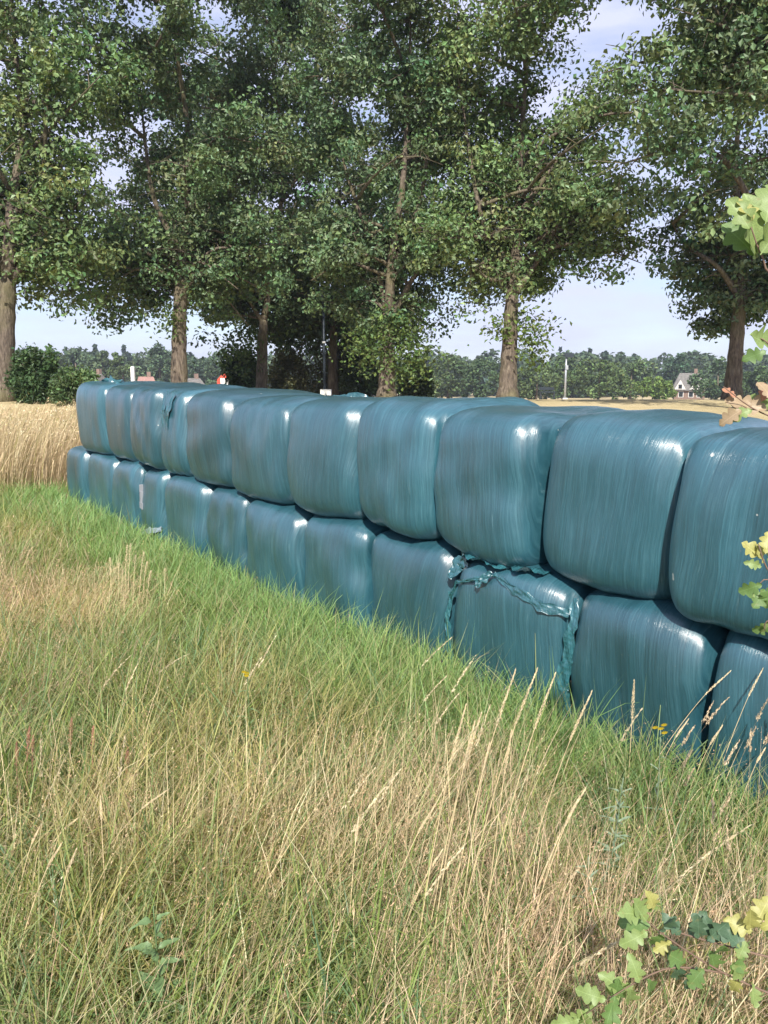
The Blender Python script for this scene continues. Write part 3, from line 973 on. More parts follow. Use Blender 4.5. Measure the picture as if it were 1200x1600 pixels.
# ------------------------------------------------------------------ small far things
M_WHITE = plain('white_paint', (0.75, 0.75, 0.73), 0.6)
M_GREYMETAL = plain('grey_metal', (0.42, 0.44, 0.46), 0.45, 0.6)
M_DARKMETAL = plain('dark_metal', (0.025, 0.035, 0.045), 0.5, 0.3)
M_RED = plain('red_paint', (0.50, 0.06, 0.03), 0.45)
M_ORANGE = plain('orange_paint', (0.62, 0.16, 0.04), 0.45)
M_RUBBER = plain('rubber', (0.02, 0.02, 0.02), 0.9)
M_THATCH = plain('thatch', (0.155, 0.145, 0.13), 1.0, 0, 0.35, 3.0)
M_TILE = plain('roof_tile', (0.30, 0.17, 0.14), 0.9, 0, 0.25, 4.0)
M_BRICK = plain('brick_wall', (0.20, 0.135, 0.105), 0.9, 0, 0.25, 5.0)
M_GLASS = plain('dark_glass', (0.02, 0.025, 0.03), 0.1)
M_CONC = plain('concrete', (0.55, 0.54, 0.50), 0.9)


def ground_at(px, Y):
    p = at(px, 610, Y); p.z = gz(p.x, p.y); return p


# grey lamp mast in the field
p = ground_at(883, 62)
lm = empty('lamp_mast', p)
topz = at(883, 556, 62).z-p.z
MB().tube([(0, 0, 0), (0, 0, topz*0.5), (0, 0, topz)], [0.09, 0.075, 0.06], 8).build('pole', M_GREYMETAL, lm, smooth=True)
MB().box((0, 0, 0.06), (0.36, 0.36, 0.12)).build('base', M_CONC, lm)
MB().box((0.22, 0, topz+0.05), (0.62, 0.40, 0.34)).build('lamp_head', M_DARKMETAL, lm)
MB().box((0.05, -0.02, topz-0.9), (0.20, 0.2, 0.34)).build('control_box', M_GREYMETAL, lm)
tag(lm, 'slim grey lamp mast with a square head standing in the field', 'lamp')
# dark lamp post behind the stack
p = ground_at(507, 26)
lp = empty('lamp_post', p)
topz = at(507, 472, 26).z-p.z
MB().tube([(0, 0, 0), (0, 0, topz*.4), (0, 0, topz)], [0.05, 0.045, 0.035], 8).build('pole', M_DARKMETAL, lp, smooth=True)
MB().box((0.05, 0, 0.16), (0.36, 0.3, 0.34)).build('base', M_WHITE, lp)
MB().tube([(0, 0, topz*.58), (0, 0, topz*.60)], 0.06, 8).build('band', M_WHITE, lp, smooth=True)
MB().tube([(0, 0, topz-.03), (0, -0.25, topz+.12), (0, -0.55, topz+.14)], [0.03, 0.03, 0.06], 6).build('lamp_arm', M_DARKMETAL, lp, smooth=True)
tag(lp, 'thin dark lamp post with a white foot rising behind the stack', 'lamp')
# low dark bench frame in the field
p = ground_at(855, 45)
bn = empty('bench', p)
MB().box((0, 0, 0.42), (0.86, 0.34, 0.07)).build('seat', M_DARKMETAL, bn)
MB().box((0, 0.17, 0.62), (0.86, 0.04, 0.18)).build('backrest', M_DARKMETAL, bn)
for sx in (-0.38, 0.38):
    MB().box((sx, 0, 0.19), (0.06, 0.30, 0.39)).build('leg', M_DARKMETAL, bn)
tag(bn, 'small dark bench standing in the straw field beside the lamp mast', 'bench')
# white post
p = ground_at(209, 34)
wp = empty('marker_post', p)
tz = at(209, 574, 34).z-p.z
MB().box((0, 0, tz/2), (0.15, 0.15, tz)).build('post', M_WHITE, wp)
MB().prism([(-.08, -.08, tz), (.08, -.08, tz), (.08, .08, tz), (-.08, .08, tz)], [(-.02, -.02, tz+.05), (.02, -.02, tz+.05), (.02, .02, tz+.05), (-.02, .02, tz+.05)]).build('cap', M_WHITE, wp)
tag(wp, 'short square white post seen above the far bales', 'post')
# thin stake
p = ground_at(1004, 55)
st = MB().tube([(0, 0, -0.1), (0.01, 0, 0.5), (0, 0, 0.75)], [0.02, 0.02, 0.016], 6).build('stake', M_DARKMETAL, None, p)
tag(st, 'thin dark stake standing alone in the straw field', 'stake')
# red farm machine
p = ground_at(357, 82)
fm = empty('farm_machine', p)
fm.rotation_euler = (0, 0, math.radians(8)); fm.scale = (1.15, 1.15, 1.28)
sec_ = [(-0.9, 0.5), (0.75, 0.5), (0.95, 1.0), (0.80, 1.75), (0.35, 2.05), (-0.5, 2.05), (-0.95, 1.6), (-1.0, 0.9)]
MB().prism([(x, -0.55, z) for x, z in sec_], [(x, 0.55, z) for x, z in sec_]).build('body', M_RED, fm)
MB().box((-0.1, -0.57, 1.45), (1.1, 0.04, 0.55)).build('side_panel', M_WHITE, fm)
MB().box((0.93, -0.1, 1.35), (0.30, 0.95, 0.9)).build('tailgate', M_ORANGE, fm)
for sx in (-0.45, 0.45):
    w_ = empty('wheel', (sx, -0.62, 0.42), fm)
    MB().tube([(0, -0.11, 0), (0, 0.11, 0)], 0.42, 16).build('tyre', M_RUBBER, w_)
    MB().tube([(0, -0.125, 0), (0, 0.125, 0)], 0.2, 12).build('rim', M_WHITE, w_)
MB().tube([(-0.95, 0, 0.55), (-1.7, 0, 0.45)], 0.06, 6).build('drawbar', M_DARKMETAL, fm)
tag(fm, 'red and white farm machine parked far off behind the stack', 'machine')


def house(name, label, px, Y, w, d, hw_, hr, roof, wall, rz, hip=0.0, gable=False):
    p = ground_at(px, Y)
    h = empty(name, p); h.rotation_euler = (0, 0, rz)
    MB().box((0, 0, hw_/2), (w, d, hw_)).build('wall', wall, h)
    e = 0.5
    A = [(-w/2-e, -d/2-e, hw_-.1), (w/2+e, -d/2-e, hw_-.1), (w/2+e, d/2+e, hw_-.1), (-w/2-e, d/2+e, hw_-.1)]
    r0, r1 = (-w/2-e+hip, 0, hw_+hr), (w/2+e-hip, 0, hw_+hr)
    m = MB()
    m.poly([A[0], A[1], r1, r0]); m.poly([A[2], A[3], r0, r1]); m.poly([A[1], A[2], r1]); m.poly([A[3], A[0], r0]); m.poly([A[3], A[2], A[1], A[0]])
    rf = m.build('roof', roof, h)
    MB().box((w*.2, 0.2, hw_+hr+.2), (0.6, 0.6, 1.2)).build('chimney', M_BRICK, rf)
    for sx in (-0.28, 0.05, 0.32):
        wi = MB().box((w*sx, -d/2-.02, hw_*.55), (0.9, 0.08, 1.1)).build('window', M_WHITE, h)
        MB().box((w*sx, -d/2-.05, hw_*.55), (0.74, 0.08, 0.94)).build('pane', M_GLASS, wi)
    if gable:      # two white dormer gables
        for gx in (-0.32, 0.16):
            c = w*gx
            y0 = -d/2-e-0.05
            g = MB().prism([(c-1.0, y0, hw_+.1), (c+1.0, y0, hw_+.1), (c, y0, hw_+1.9)], [(c-1.0, y0+2.6, hw_+.1), (c+1.0, y0+2.6, hw_+.1), (c, y0+2.6, hw_+1.9)]).build('dormer', M_CONC, h)
            MB().box((c, y0-.03, hw_+.65), (0.6, 0.06, 0.75)).build('pane', M_GLASS, g)
    tag(h, label, 'house')
    return h


house('house', 'grey roofed house with two pale dormers among the far trees', 1076, 150, 5.4, 6, 1.8, 3.2, M_THATCH, M_BRICK, math.radians(-18), 1.4, True)
house('house', 'small far brick house just right of the straight oak trunk', 304, 138, 2.4, 3, 2.0, 1.7, M_THATCH, M_BRICK, math.radians(35), 0.6)
house('house', 'far house with a pinkish tiled roof right of the white post', 229, 132, 2.4, 3, 2.2, 1.6, M_TILE, M_WHITE, math.radians(20), 0.5)
house('house', 'far pale gabled house above the left end of the stack', 152, 130, 2.2, 3, 2.4, 1.8, M_THATCH, M_WHITE, math.radians(-25), 0.4)
# ------------------------------------------------------------------ grass
def field(x, y, seed, k):
    """Smooth pseudo-random patchiness, about 0..1."""
    r = np.random.default_rng(seed); v = np.zeros_like(x)
    for i in range(8):
        a = r.uniform(0, 6.28); f = k*r.uniform(0.5, 1.6)
        v += np.sin((x*math.cos(a)+y*math.sin(a))*f+r.uniform(0, 6.28))
    return np.clip(0.5+v/7.0, 0, 1)


def blades(base, az, hgt, wid, lean, bend, c0, c1, segs, rg, expo=1.4, stiff=0.0):
    """Curved tapering ribbons. base (n,3)."""
    n = len(base)
    S = segs
    ds = hgt/S
    ux, uy = np.cos(az), np.sin(az)
    fa = az+math.pi/2+rg.normal(0, 0.7, n)          # the way the ribbon's width runs
    sx, sy = np.cos(fa), np.sin(fa)
    p = base.copy()
    V = np.zeros((n, 2*S+1, 3)); Cc = np.zeros((n, 2*S+1, 3))
    for k in range(S+1):
        f = k/S
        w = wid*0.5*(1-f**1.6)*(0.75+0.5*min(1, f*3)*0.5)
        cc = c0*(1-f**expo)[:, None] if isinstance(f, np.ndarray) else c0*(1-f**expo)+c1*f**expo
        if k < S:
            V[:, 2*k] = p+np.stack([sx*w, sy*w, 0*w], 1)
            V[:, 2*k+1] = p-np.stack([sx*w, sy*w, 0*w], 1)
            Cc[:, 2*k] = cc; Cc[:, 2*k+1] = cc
            phi = lean+bend*((k+0.5)/S)**1.3
            p = p+np.stack([ux*np.sin(phi)*ds, uy*np.sin(phi)*ds, np.cos(phi)*ds], 1)
        else:
            V[:, 2*S] = p; Cc[:, 2*S] = cc
    nv = 2*S+1
    b = np.arange(n)*nv
    Q = [np.stack([b+2*k, b+2*k+1, b+2*k+3, b+2*k+2], 1) for k in range(S-1)]
    T = np.stack([b+2*S-2, b+2*S-1, b+2*S], 1)
    return V.reshape(-1, 3), np.concatenate(Q) if Q else np.zeros((0, 4), int), T, Cc.reshape(-1, 3)


def merge(parts):
    V, Q, T, Cc = [], [], [], []
    n = 0
    for (v, q, t, c) in parts:
        V.append(v); Cc.append(c)
        if len(q): Q.append(q+n)
        if len(t): T.append(t+n)
        n += len(v)
    fs = []
    if Q: fs.append(np.concatenate(Q))
    if T: fs.append(np.concatenate(T))
    return np.concatenate(V), fs, np.concatenate(Cc)


def front_dist(x, y): return (x-X0)*NX+(y-Y0)*NY
def along(x, y): return (x-X0)*RX+(y-Y0)*RY


def scatter(n, y0, y1, dens_pow, rg, margin=0.9, xmax=None):
    """Random ground points in front of the stack, thinner with distance."""
    out = np.zeros((0, 2))
    while len(out) < n:
        m = n*2
        y = y0+(y1-y0)*rg.random(m)
        hw = 0.5*np.maximum(y, 1.2)+margin
        x = rg.uniform(-1, 1, m)*hw.max()
        keep = (np.abs(x) < hw) & (rg.random(m) < (np.maximum(y, y0)/y0)**(-dens_pow))
        fd = front_dist(x, y); al = along(x, y)
        keep &= (fd > 0.02) | (al > 8.65) | ((al < -1.35) & (y < 3.0))
        if xmax is not None: keep &= x < xmax
        out = np.concatenate([out, np.stack([x, y], 1)[keep]])
    return out[:n]


def base3(xy): return np.stack([xy[:, 0], xy[:, 1], ground_z(xy[:, 0], xy[:, 1])-0.01], 1)


GREEN = np.array([0.190, 0.275, 0.070]); LUSH = np.array([0.240, 0.385, 0.115]); BLUE = np.array([0.140, 0.240, 0.125])
OLIVE = np.array([0.330, 0.310, 0.110]); TAN = np.array([0.640, 0.520, 0.300]); PINK = np.array([0.570, 0.420, 0.280]); STRAW = np.array([0.720, 0.610, 0.390])


def mixv(a, b, t): return a[None, :]*(1-t[:, None])+b[None, :]*t[:, None]


def _hit(px, py):
    p = at(px, py, 2.0); k = EYE/(EYE-p.z)
    return p.x*k, p.y*k


PATCH_XY = [(*_hit(px, py), r_, d_) for px, py, r_, d_ in (
    (700, 1290, 0.35, 0.45), (540, 1420, 0.40, 0.40), (90, 1400, 0.40, 0.40), (330, 1330, 0.30, 0.25), (1000, 1560, 0.40, 0.60), (780, 1560, 0.3, 0.2), (250, 1000, 0.8, 0.25), (60, 1010, 0.7, 0.30),
    (150, 1240, 0.45, -0.35), (420, 1230, 0.45, -0.30), (490, 1570, 0.28, -0.45), (1110, 1350, 0.30, -0.55), (60, 1570, 0.25, -0.35), (330, 1120, 0.7, -0.20), (600, 1180, 0.4, -0.15), (900, 1330, 0.35, -0.35), (980, 1430, 0.3, -0.3), (640, 1560, 0.25, -0.25), (250, 1560, 0.25, -0.3))]


def zone_dry(x, y):
    """How dry the sward is at a place, 0 green .. 1 straw."""
    n = field(x, y, 5, 1.6); n2 = field(x, y, 6, 4.0)
    near = 1-sstep(2.5, 3.5, y+0.8*(n-0.5)+np.clip(-x, 0, 1.5)*0.35)
    band = np.exp(-((y-5.6)/0.8)**2)*0.62*sstep(-0.2, -1.2, x-0.1)
    green = (1-sstep(0.35, 1.05, front_dist(x, y)+0.35*(n2-0.5)))*sstep(2.4, 3.2, y)
    d = 0.09+0.15*near+0.6*band+0.45*(n-0.5)+0.30*(n2-0.5)
    for (px_, py_, rad_, dv) in PATCH_XY: d = d+dv*np.exp(-((x-px_)**2+(y-py_)**2)/rad_**2)
    d = d*(1-0.85*green)
    d = d*(1-0.65*sstep(6.4, 7.4, y+0.5*(n-0.5)))
    return np.clip(d, 0.02, 0.98), green


rg = np.random.default_rng(41)
parts = []
# leaf blades of the sward in tufts, three distance bands
SPECIES = np.array([[0.235, 0.320, 0.085], [0.200, 0.300, 0.110], [0.330, 0.360, 0.110], [0.430, 0.390, 0.150], [0.270, 0.350, 0.140]])
for (n, nt_, y0, y1, pw, segs, wmin) in ((60000, 2300, 1.15, 3.6, 0.9, 4, 0.0034), (48000, 2400, 3.4, 6.6, 0.7, 3, 0.0048), (46000, 2600, 6.2, 10.4, 0.4, 3, 0.0080)):
    txy = scatter(nt_, y0, y1, pw, rg, xmax=(-1.5 if y0 > 6 else None))
    tdry, tlush = zone_dry(*txy.T)
    tp_ = field(txy[:, 0], txy[:, 1], 15, 2.5)
    wild = rg.random(nt_)
    sp = np.where(wild < 0.35, 0, np.where(wild < 0.55, 1, np.where(wild < 0.80, 2, 4)))
    sp = np.where((tp_ > 0.55) & (rg.random(nt_) < 0.6), 3, sp)
    tcol = SPECIES[sp]*rg.lognormal(0, 0.16, (nt_, 1))
    tcol = tcol*(1-tlush[:, None]*0.8)+LUSH*tlush[:, None]*0.8*rg.lognormal(0, 0.12, (nt_, 1))
    tdead = np.clip(tdry*0.64+rg.normal(0, 0.14, nt_), 0.03, 0.92)
    th = rg.lognormal(0, 0.24, nt_)
    taz = rg.normal(0.2, 1.0, nt_); tle = np.abs(rg.normal(0.0, 0.25, nt_))
    ti = rg.integers(0, nt_, n)
    ra = rg.uniform(0, 6.28, n); rr_ = np.abs(rg.normal(0, 0.035, n))*(1+0.12*txy[ti, 1])
    xy = txy[ti]+np.stack([np.cos(ra)*rr_, np.sin(ra)*rr_], 1)
    bad = (front_dist(*xy.T) < 0.01) & (along(*xy.T) < 8.6)
    xy[bad] = txy[ti][bad]
    x, y = xy.T
    isdry = rg.random(n) < tdead[ti]
    dcol = mixv(TAN, PINK, np.clip(field(x, y, 16, 3.0)*1.4-0.2, 0, 1))
    g = tcol[ti]
    c1 = np.where(isdry[:, None], dcol, g)*rg.lognormal(0, 0.24, (n, 1))
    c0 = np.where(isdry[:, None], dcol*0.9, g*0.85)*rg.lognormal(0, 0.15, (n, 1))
    tipdry = (rg.random(n) < 0.30) & ~isdry
    c1[tipdry] = c1[tipdry]*0.35+TAN*0.65
    h = rg.gamma(7, 1/7, n)*(0.27-0.10*sstep(2.6, 6.0, y))*th[ti]
    h = np.clip(h*(1-0.25*(1-sstep(0.05, 0.5, front_dist(x, y)))), 0.05, 0.55)
    wd = np.maximum(wmin, rg.uniform(0.0034, 0.0075, n)*np.where(isdry, 0.7, 1.0))
    mixaz = rg.random(n) < 0.6
    az = np.where(mixaz, ra, taz[ti]+rg.normal(0, 0.5, n))
    lean = np.abs(rg.normal(0.20, 0.18, n))+tle[ti]+rr_*2.0
    bend = np.abs(rg.normal(0.75, 0.55, n))
    brk = rg.random(n) < 0.12; bend[brk] += 1.2
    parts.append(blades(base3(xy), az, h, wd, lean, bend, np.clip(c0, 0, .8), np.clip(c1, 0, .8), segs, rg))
n = 9000
xy = scatter(n, 1.2, 4.6, 0.8, rg)
g = mixv(GREEN, BLUE, rg.random(n))*rg.lognormal(0, 0.22, (n, 1))
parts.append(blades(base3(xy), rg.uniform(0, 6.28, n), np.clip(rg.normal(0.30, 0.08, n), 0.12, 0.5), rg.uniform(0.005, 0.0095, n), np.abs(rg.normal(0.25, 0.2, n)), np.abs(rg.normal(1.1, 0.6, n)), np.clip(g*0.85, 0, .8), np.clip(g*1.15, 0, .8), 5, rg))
# broad withered blades, arched over or lying
n = 4200
xy = scatter(n, 1.2, 4.4, 0.8, rg)
dd_, _ = zone_dry(*xy.T)
g = mixv(STRAW, TAN, rg.random(n))*rg.lognormal(-0.05, 0.2, (n, 1))
parts.append(blades(base3(xy), rg.normal(0.3, 1.2, n), np.clip(rg.normal(0.34, 0.10, n), 0.12, 0.6)*(0.5+0.6*dd_), rg.uniform(0.004, 0.0075, n), np.abs(rg.normal(0.4, 0.3, n)), np.abs(rg.normal(1.2, 0.7, n)), np.clip(g*0.9, 0, .85), np.clip(g, 0, .85), 5, rg))
V, fs, Cc = merge(parts)
tag(obj('meadow_grass', np_mesh('meadow_grass', V, fs, Cc), M_GRASS), 'mixed green and drying meadow grass covering the ground before the bales', 'grass', kind='stuff')

# long arching green blades at the foot of the stack
parts = []
n = 9000
xy = scatter(n*6, 2.3, 10.0, 0.9, rg)
d = front_dist(xy[:, 0], xy[:, 1]); keep = (d < 0.9) & (rg.random(len(d)) < np.exp(-(d/0.55)**2)) & (along(*xy.T) < 8.6)
xy = xy[keep][:n]; n = len(xy)
g = mixv(LUSH, BLUE, rg.random(n)*0.6)*rg.lognormal(0.05, 0.2, (n, 1))
az = rg.uniform(0, 6.28, n)*0.5+rg.normal(0.0, 1.0, n)
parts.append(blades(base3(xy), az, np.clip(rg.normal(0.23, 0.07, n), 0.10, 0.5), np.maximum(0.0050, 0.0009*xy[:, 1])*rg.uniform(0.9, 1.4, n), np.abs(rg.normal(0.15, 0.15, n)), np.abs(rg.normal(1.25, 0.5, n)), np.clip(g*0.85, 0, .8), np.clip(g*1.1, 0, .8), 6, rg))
V, fs, Cc = merge(parts)
tag(obj('lush_grass', np_mesh('lush_grass', V, fs, Cc), M_GRASS), 'long lush green grass arching along the foot of the bales', 'grass', kind='stuff')

# dry bent stems and thatch
parts = []
for (n, y0, y1, pw, segs, wmin, sub) in ((8000, 1.15, 3.7, 0.8, 5, 0.0028, 1.0), (4000, 3.5, 7.0, 0.6, 4, 0.0036, 0.9)):
    xy = scatter(int(n*2.2), y0, y1, pw, rg)
    dry, lush = zone_dry(*xy.T)
    xy = xy[rg.random(len(xy)) < np.clip(dry*1.25, 0, 1)*(1-lush)][:n]; n = len(xy)
    t = field(xy[:, 0], xy[:, 1], 16, 3.0)
    c = mixv(TAN, PINK, np.clip(t*1.4-0.25, 0, 1))*rg.lognormal(0, 0.25, (n, 1))
    st = rg.random(n) < 0.2; c[st] = STRAW*rg.lognormal(0, 0.15, (st.sum(), 1))
    az = rg.normal(0.25, 1.0, n)
    parts.append(blades(base3(xy), az, np.clip(rg.normal(0.36, 0.12, n)*(1-0.40*sstep(2.6, 5, xy[:, 1])), 0.12, 0.8), np.maximum(wmin, rg.uniform(0.002, 0.0042, n)), np.abs(rg.normal(0.42, 0.28, n)), np.abs(rg.normal(0.55, 0.45, n)), np.clip(c*0.9, 0, .85), np.clip(c, 0, .85), segs, rg))
# straw litter close to the camera, at the right
n = 5000
xy = np.stack([rg.uniform(0.1, 1.6, n), rg.uniform(1.0, 2.4, n)], 1)
c = mixv(TAN, PINK, rg.random(n)*0.6)*rg.lognormal(0, 0.2, (n, 1))
parts.append(blades(base3(xy), rg.uniform(0, 6.28, n), np.clip(rg.normal(0.3, 0.1, n), 0.1, 0.6), rg.uniform(0.002, 0.004, n), np.abs(rg.normal(0.6, 0.35, n)), np.abs(rg.normal(0.6, 0.5, n)), np.clip(c*0.9, 0, .85), np.clip(c, 0, .85), 4, rg))
V, fs, Cc = merge(parts)
tag(obj('dry_grass', np_mesh('dry_grass', V, fs, Cc), M_DRY), 'dry pinkish tan grass bent over in the foreground', 'grass', kind='stuff')


def panicles(xy, H, col, rg, nsp, spread, length, flake, lean_m=0.2, bend_m=0.35, cw=0.0016, stemcol=None, az_m=0.2):
    """Culms with an open seed head of many small flakes; returns merged parts."""
    n = len(xy)
    b = base3(xy)
    az = rg.normal(az_m, 0.55, n); lean = np.abs(rg.normal(lean_m, 0.12, n)); bend = np.abs(rg.normal(bend_m, 0.2, n))
    sc = col*0.9 if stemcol is None else stemcol
    V, Q, T, Cc = blades(b, az, H, np.maximum(cw, 0.0007*xy[:, 1]), lean, bend, sc, col, 5, rg)
    out = [(V, Q, T, Cc)]
    # head points along the upper part of each culm
    S = 140
    f = np.linspace(0, 1, S)
    phi = lean[:, None]+bend[:, None]*(f[None, :])**1.3
    ds = H/S
    hx = np.cumsum(np.sin(phi)*ds[:, None], 1); hz = np.cumsum(np.cos(phi)*ds[:, None], 1)
    u = 1-length*rg.random((n, nsp))**0.9
    k = np.clip((u*(S-1)).astype(int), 0, S-1)
    r = np.arange(n)[:, None]
    px = hx[r, k]; pz = hz[r, k]
    P = np.stack([b[:, 0:1]+np.cos(az)[:, None]*px, b[:, 1:2]+np.sin(az)[:, None]*px, b[:, 2:3]+pz], -1)
    rad = spread*(1-(u-(1-length))/length*0.75)
    P = P+rg.normal(size=P.shape)*rad[..., None]*np.array([1, 1, 0.6])
    P = P.reshape(-1, 3)
    c = np.repeat(col, nsp, 0)*rg.lognormal(0, 0.2, (n*nsp, 1))
    fl = np.repeat(np.maximum(flake, 0.0012*xy[:, 1]), nsp)
    # upright slender flakes
    dirs = np.stack([np.cos(az)[:, None]*np.sin(phi)[r, k], np.sin(az)[:, None]*np.sin(phi)[r, k], np.cos(phi)[r, k]], -1).reshape(-1, 3)
    d = rg.normal(size=(len(P), 3))*(0.45 if spread > 0.01 else 0.2)+dirs; d /= np.linalg.norm(d, axis=1)[:, None]
    s = np.cross(d, rg.normal(size=(len(P), 3))); s /= np.linalg.norm(s, axis=1)[:, None]+1e-9
    L = (fl*rg.uniform(0.7, 1.3, len(P)))[:, None]
    Vq = np.stack([P-d*L, P+s*L*0.28, P+d*L, P-s*L*0.28], 1).reshape(-1, 3)
    i = np.arange(len(P))*4
    out.append((Vq, np.stack([i, i+1, i+2, i+3], 1), np.zeros((0, 3), int), np.repeat(np.clip(c, 0, .85), 4, 0)))
    return out


# brownish haze of fine flowering grasses
parts = []
n = 3000
xy = scatter(n*3, 1.5, 7.2, 0.5, rg)
dry, lush = zone_dry(*xy.T)
fz = field(xy[:, 0], xy[:, 1], 23, 2.0)
xy = xy[(rg.random(len(xy)) < (0.25+dry)*(1-0.9*lush)*np.clip(fz*1.8-0.35, 0.05, 1))][:n]
n = len(xy)
hc = mixv(np.array([0.52, 0.33, 0.19]), np.array([0.58, 0.43, 0.28]), rg.random(n))*rg.lognormal(0, 0.18, (n, 1))
parts += panicles(xy, np.clip(rg.normal(0.38, 0.07, n)*(1-0.4*sstep(2.6, 5, xy[:, 1])), 0.15, 0.6), hc, rg, 10, 0.014, 0.34, 0.0042, stemcol=hc*0.8)
# spikes of taller straw grass scattered through the foreground
n = 22
xy = scatter(n, 1.5, 3.4, 0.6, rg, margin=0.6)
hc = np.tile(STRAW*0.85, (n, 1))*rg.lognormal(0, 0.12, (n, 1))
parts += panicles(xy, np.clip(rg.normal(0.66, 0.12, n), 0.35, 0.95), hc, rg, 80, 0.0026, 0.24, 0.006, 0.25, 0.5, 0.0022, stemcol=hc*np.array([0.9, 0.9, 0.75]))
# brush heads in front of the nearest bottom bales
n = 120
xy = np.stack([rg.uniform(0.85, 2.1, n), rg.uniform(1.9, 2.5, n)], 1)
xy = xy[front_dist(*xy.T) > 0.05]; n = len(xy)
hc = np.tile(np.array([0.56, 0.44, 0.29]), (n, 1))*rg.lognormal(0, 0.15, (n, 1))
parts += panicles(xy, np.clip(rg.normal(0.55, 0.11, n), 0.3, 0.85), hc, rg, 80, 0.0030, 0.14, 0.005, 0.2, 0.3, 0.0022, stemcol=hc*np.array([0.6, 0.7, 0.4]))
V, fs, Cc = merge(parts)
tag(obj('flowering_grass', np_mesh('flowering_grass', V, fs, Cc), M_DRY), 'fine flowering grass with brownish seed heads over the meadow', 'grass', kind='stuff')

# tall tan grass standing beyond the left end of the stack
n = 30000
xy = np.stack([rg.uniform(-11.5, -1.5, n), 9.3+rg.random(n)**1.2*6.5], 1)
al = along(*xy.T); fd = front_dist(*xy.T)
keep = ((al > 8.75) | (fd > 0.6)) & (fd > -2.6) & (xy[:, 1] > 9.3+0.9*field(xy[:, 0], xy[:, 1], 55, 2.2)+rg.normal(0, 0.15, n))
xy = xy[keep]; n = len(xy)
c = mixv(np.array([0.62, 0.50, 0.31]), np.array([0.54, 0.41, 0.27]), field(xy[:, 0], xy[:, 1], 31, 1.2))*rg.lognormal(0, 0.2, (n, 1))
gr = rg.random(n) < 0.10; c[gr] = OLIVE
ln = rg.normal(1.0, 0.20, n)*(0.8+0.4*field(xy[:, 0], xy[:, 1], 56, 2.0))*np.clip(1.02-0.145*(xy[:, 1]-10), 0.25, 1)
P1 = blades(base3(xy), rg.normal(0.0, 0.5, n), ln, np.full(n, 0.0085)*rg.uniform(0.8, 1.3, n), np.abs(rg.normal(0.12, 0.1, n)), np.abs(rg.normal(0.55, 0.3, n)), np.clip(c*0.9, 0, .85), np.clip(c*1.1, 0, .85), 3, rg)
sel = rg.random(n) < 0.10
hc = np.clip(c[sel]*1.15, 0, .85)
P2 = panicles(xy[sel], ln[sel]*1.04, hc, rg, 8, 0.022, 0.2, 0.016, 0.15, 0.6, 0.006, az_m=0.0)
V, fs, Cc = merge([P1]+P2)
tag(obj('tall_tan_grass', np_mesh('tall_tan_grass', V, fs, Cc), M_DRY), 'tall tan meadow grass standing beyond the left end of the stack', 'grass', kind='stuff')

# ------------------------------------------------------------------ single plants in the foreground
def flat_mat(name, col, transl=0.2, rough=0.5, vein=False):
    m, nt, b = new_mat(name)
    tc = nt.nodes.new('ShaderNodeTexCoord')
    n_ = noise(nt, tc.outputs['Object'], 60, 4)
    c = ramp(nt, n_, [(0.3, tuple(v*0.72 for v in col)), (0.7, tuple(min(1, v*1.25) for v in col))])
    if vein:
        sp_ = nt.nodes.new('ShaderNodeSeparateXYZ'); nt.links.new(tc.outputs['Object'], sp_.inputs[0])
        ay = math_n(nt, 'ABSOLUTE', sp_.outputs['Y'])
        rib = math_n(nt, 'LESS_THAN', ay, 0.012)
        sv = math_n(nt, 'FRACT', math_n(nt, 'MULTIPLY', math_n(nt, 'SUBTRACT', sp_.outputs['X'], math_n(nt, 'MULTIPLY', ay, 0.8)), 8.0))
        rib = math_n(nt, 'MAXIMUM', rib, math_n(nt, 'MULTIPLY', math_n(nt, 'LESS_THAN', sv, 0.09), 0.6))
        c = mixc(nt, math_n(nt, 'MULTIPLY', rib, 0.4), c, tuple(min(1, v*1.6+0.04) for v in col))
        spot = ramp(nt, noise(nt, tc.outputs['Object'], 7, 4, 0.6), [(0.62, (0, 0, 0)), (0.70, (1, 1, 1))])
        c = mixc(nt, math_n(nt, 'MULTIPLY', spot, 0.45), c, (0.25, 0.19, 0.07))
    nt.links.new(c, b.inputs['Base Color'])
    b.inputs['Roughness'].default_value = rough
    tr = nt.nodes.new('ShaderNodeBsdfTranslucent')
    nt.links.new(mixc(nt, 1.0, c, (1.2, 1.15, 0.6), 'MULTIPLY'), tr.inputs['Color'])
    mx = nt.nodes.new('ShaderNodeMixShader'); mx.inputs['Fac'].default_value = transl
    nt.links.new(b.outputs['BSDF'], mx.inputs[1]); nt.links.new(tr.outputs['BSDF'], mx.inputs[2])
    nt.links.new(mx.outputs[0], nt.nodes['Material Output'].inputs['Surface'])
    return m


M_STRAW = flat_mat('straw', (0.60, 0.48, 0.27), 0.15)
M_STRAWHEAD = flat_mat('straw_head', (0.66, 0.55, 0.36), 0.25)
M_TWIG = plain('twig', (0.17, 0.11, 0.075), 0.8)


def ground_hit(px, py):
    """Where the view ray through a photograph pixel meets the ground."""
    y = 1.0
    for _ in range(60):
        p = at(px, py, y)
        g = gz(p.x, p.y)
        a = at(px, py, y+0.01)
        f = p.z-g; f2 = a.z-gz(a.x, a.y)
        if abs(f) < 1e-4: break
        st = -f/((f2-f)/0.01); y = max(0.4, min(12, y+max(-0.5, min(0.5, st))))
    return at(px, py, y)


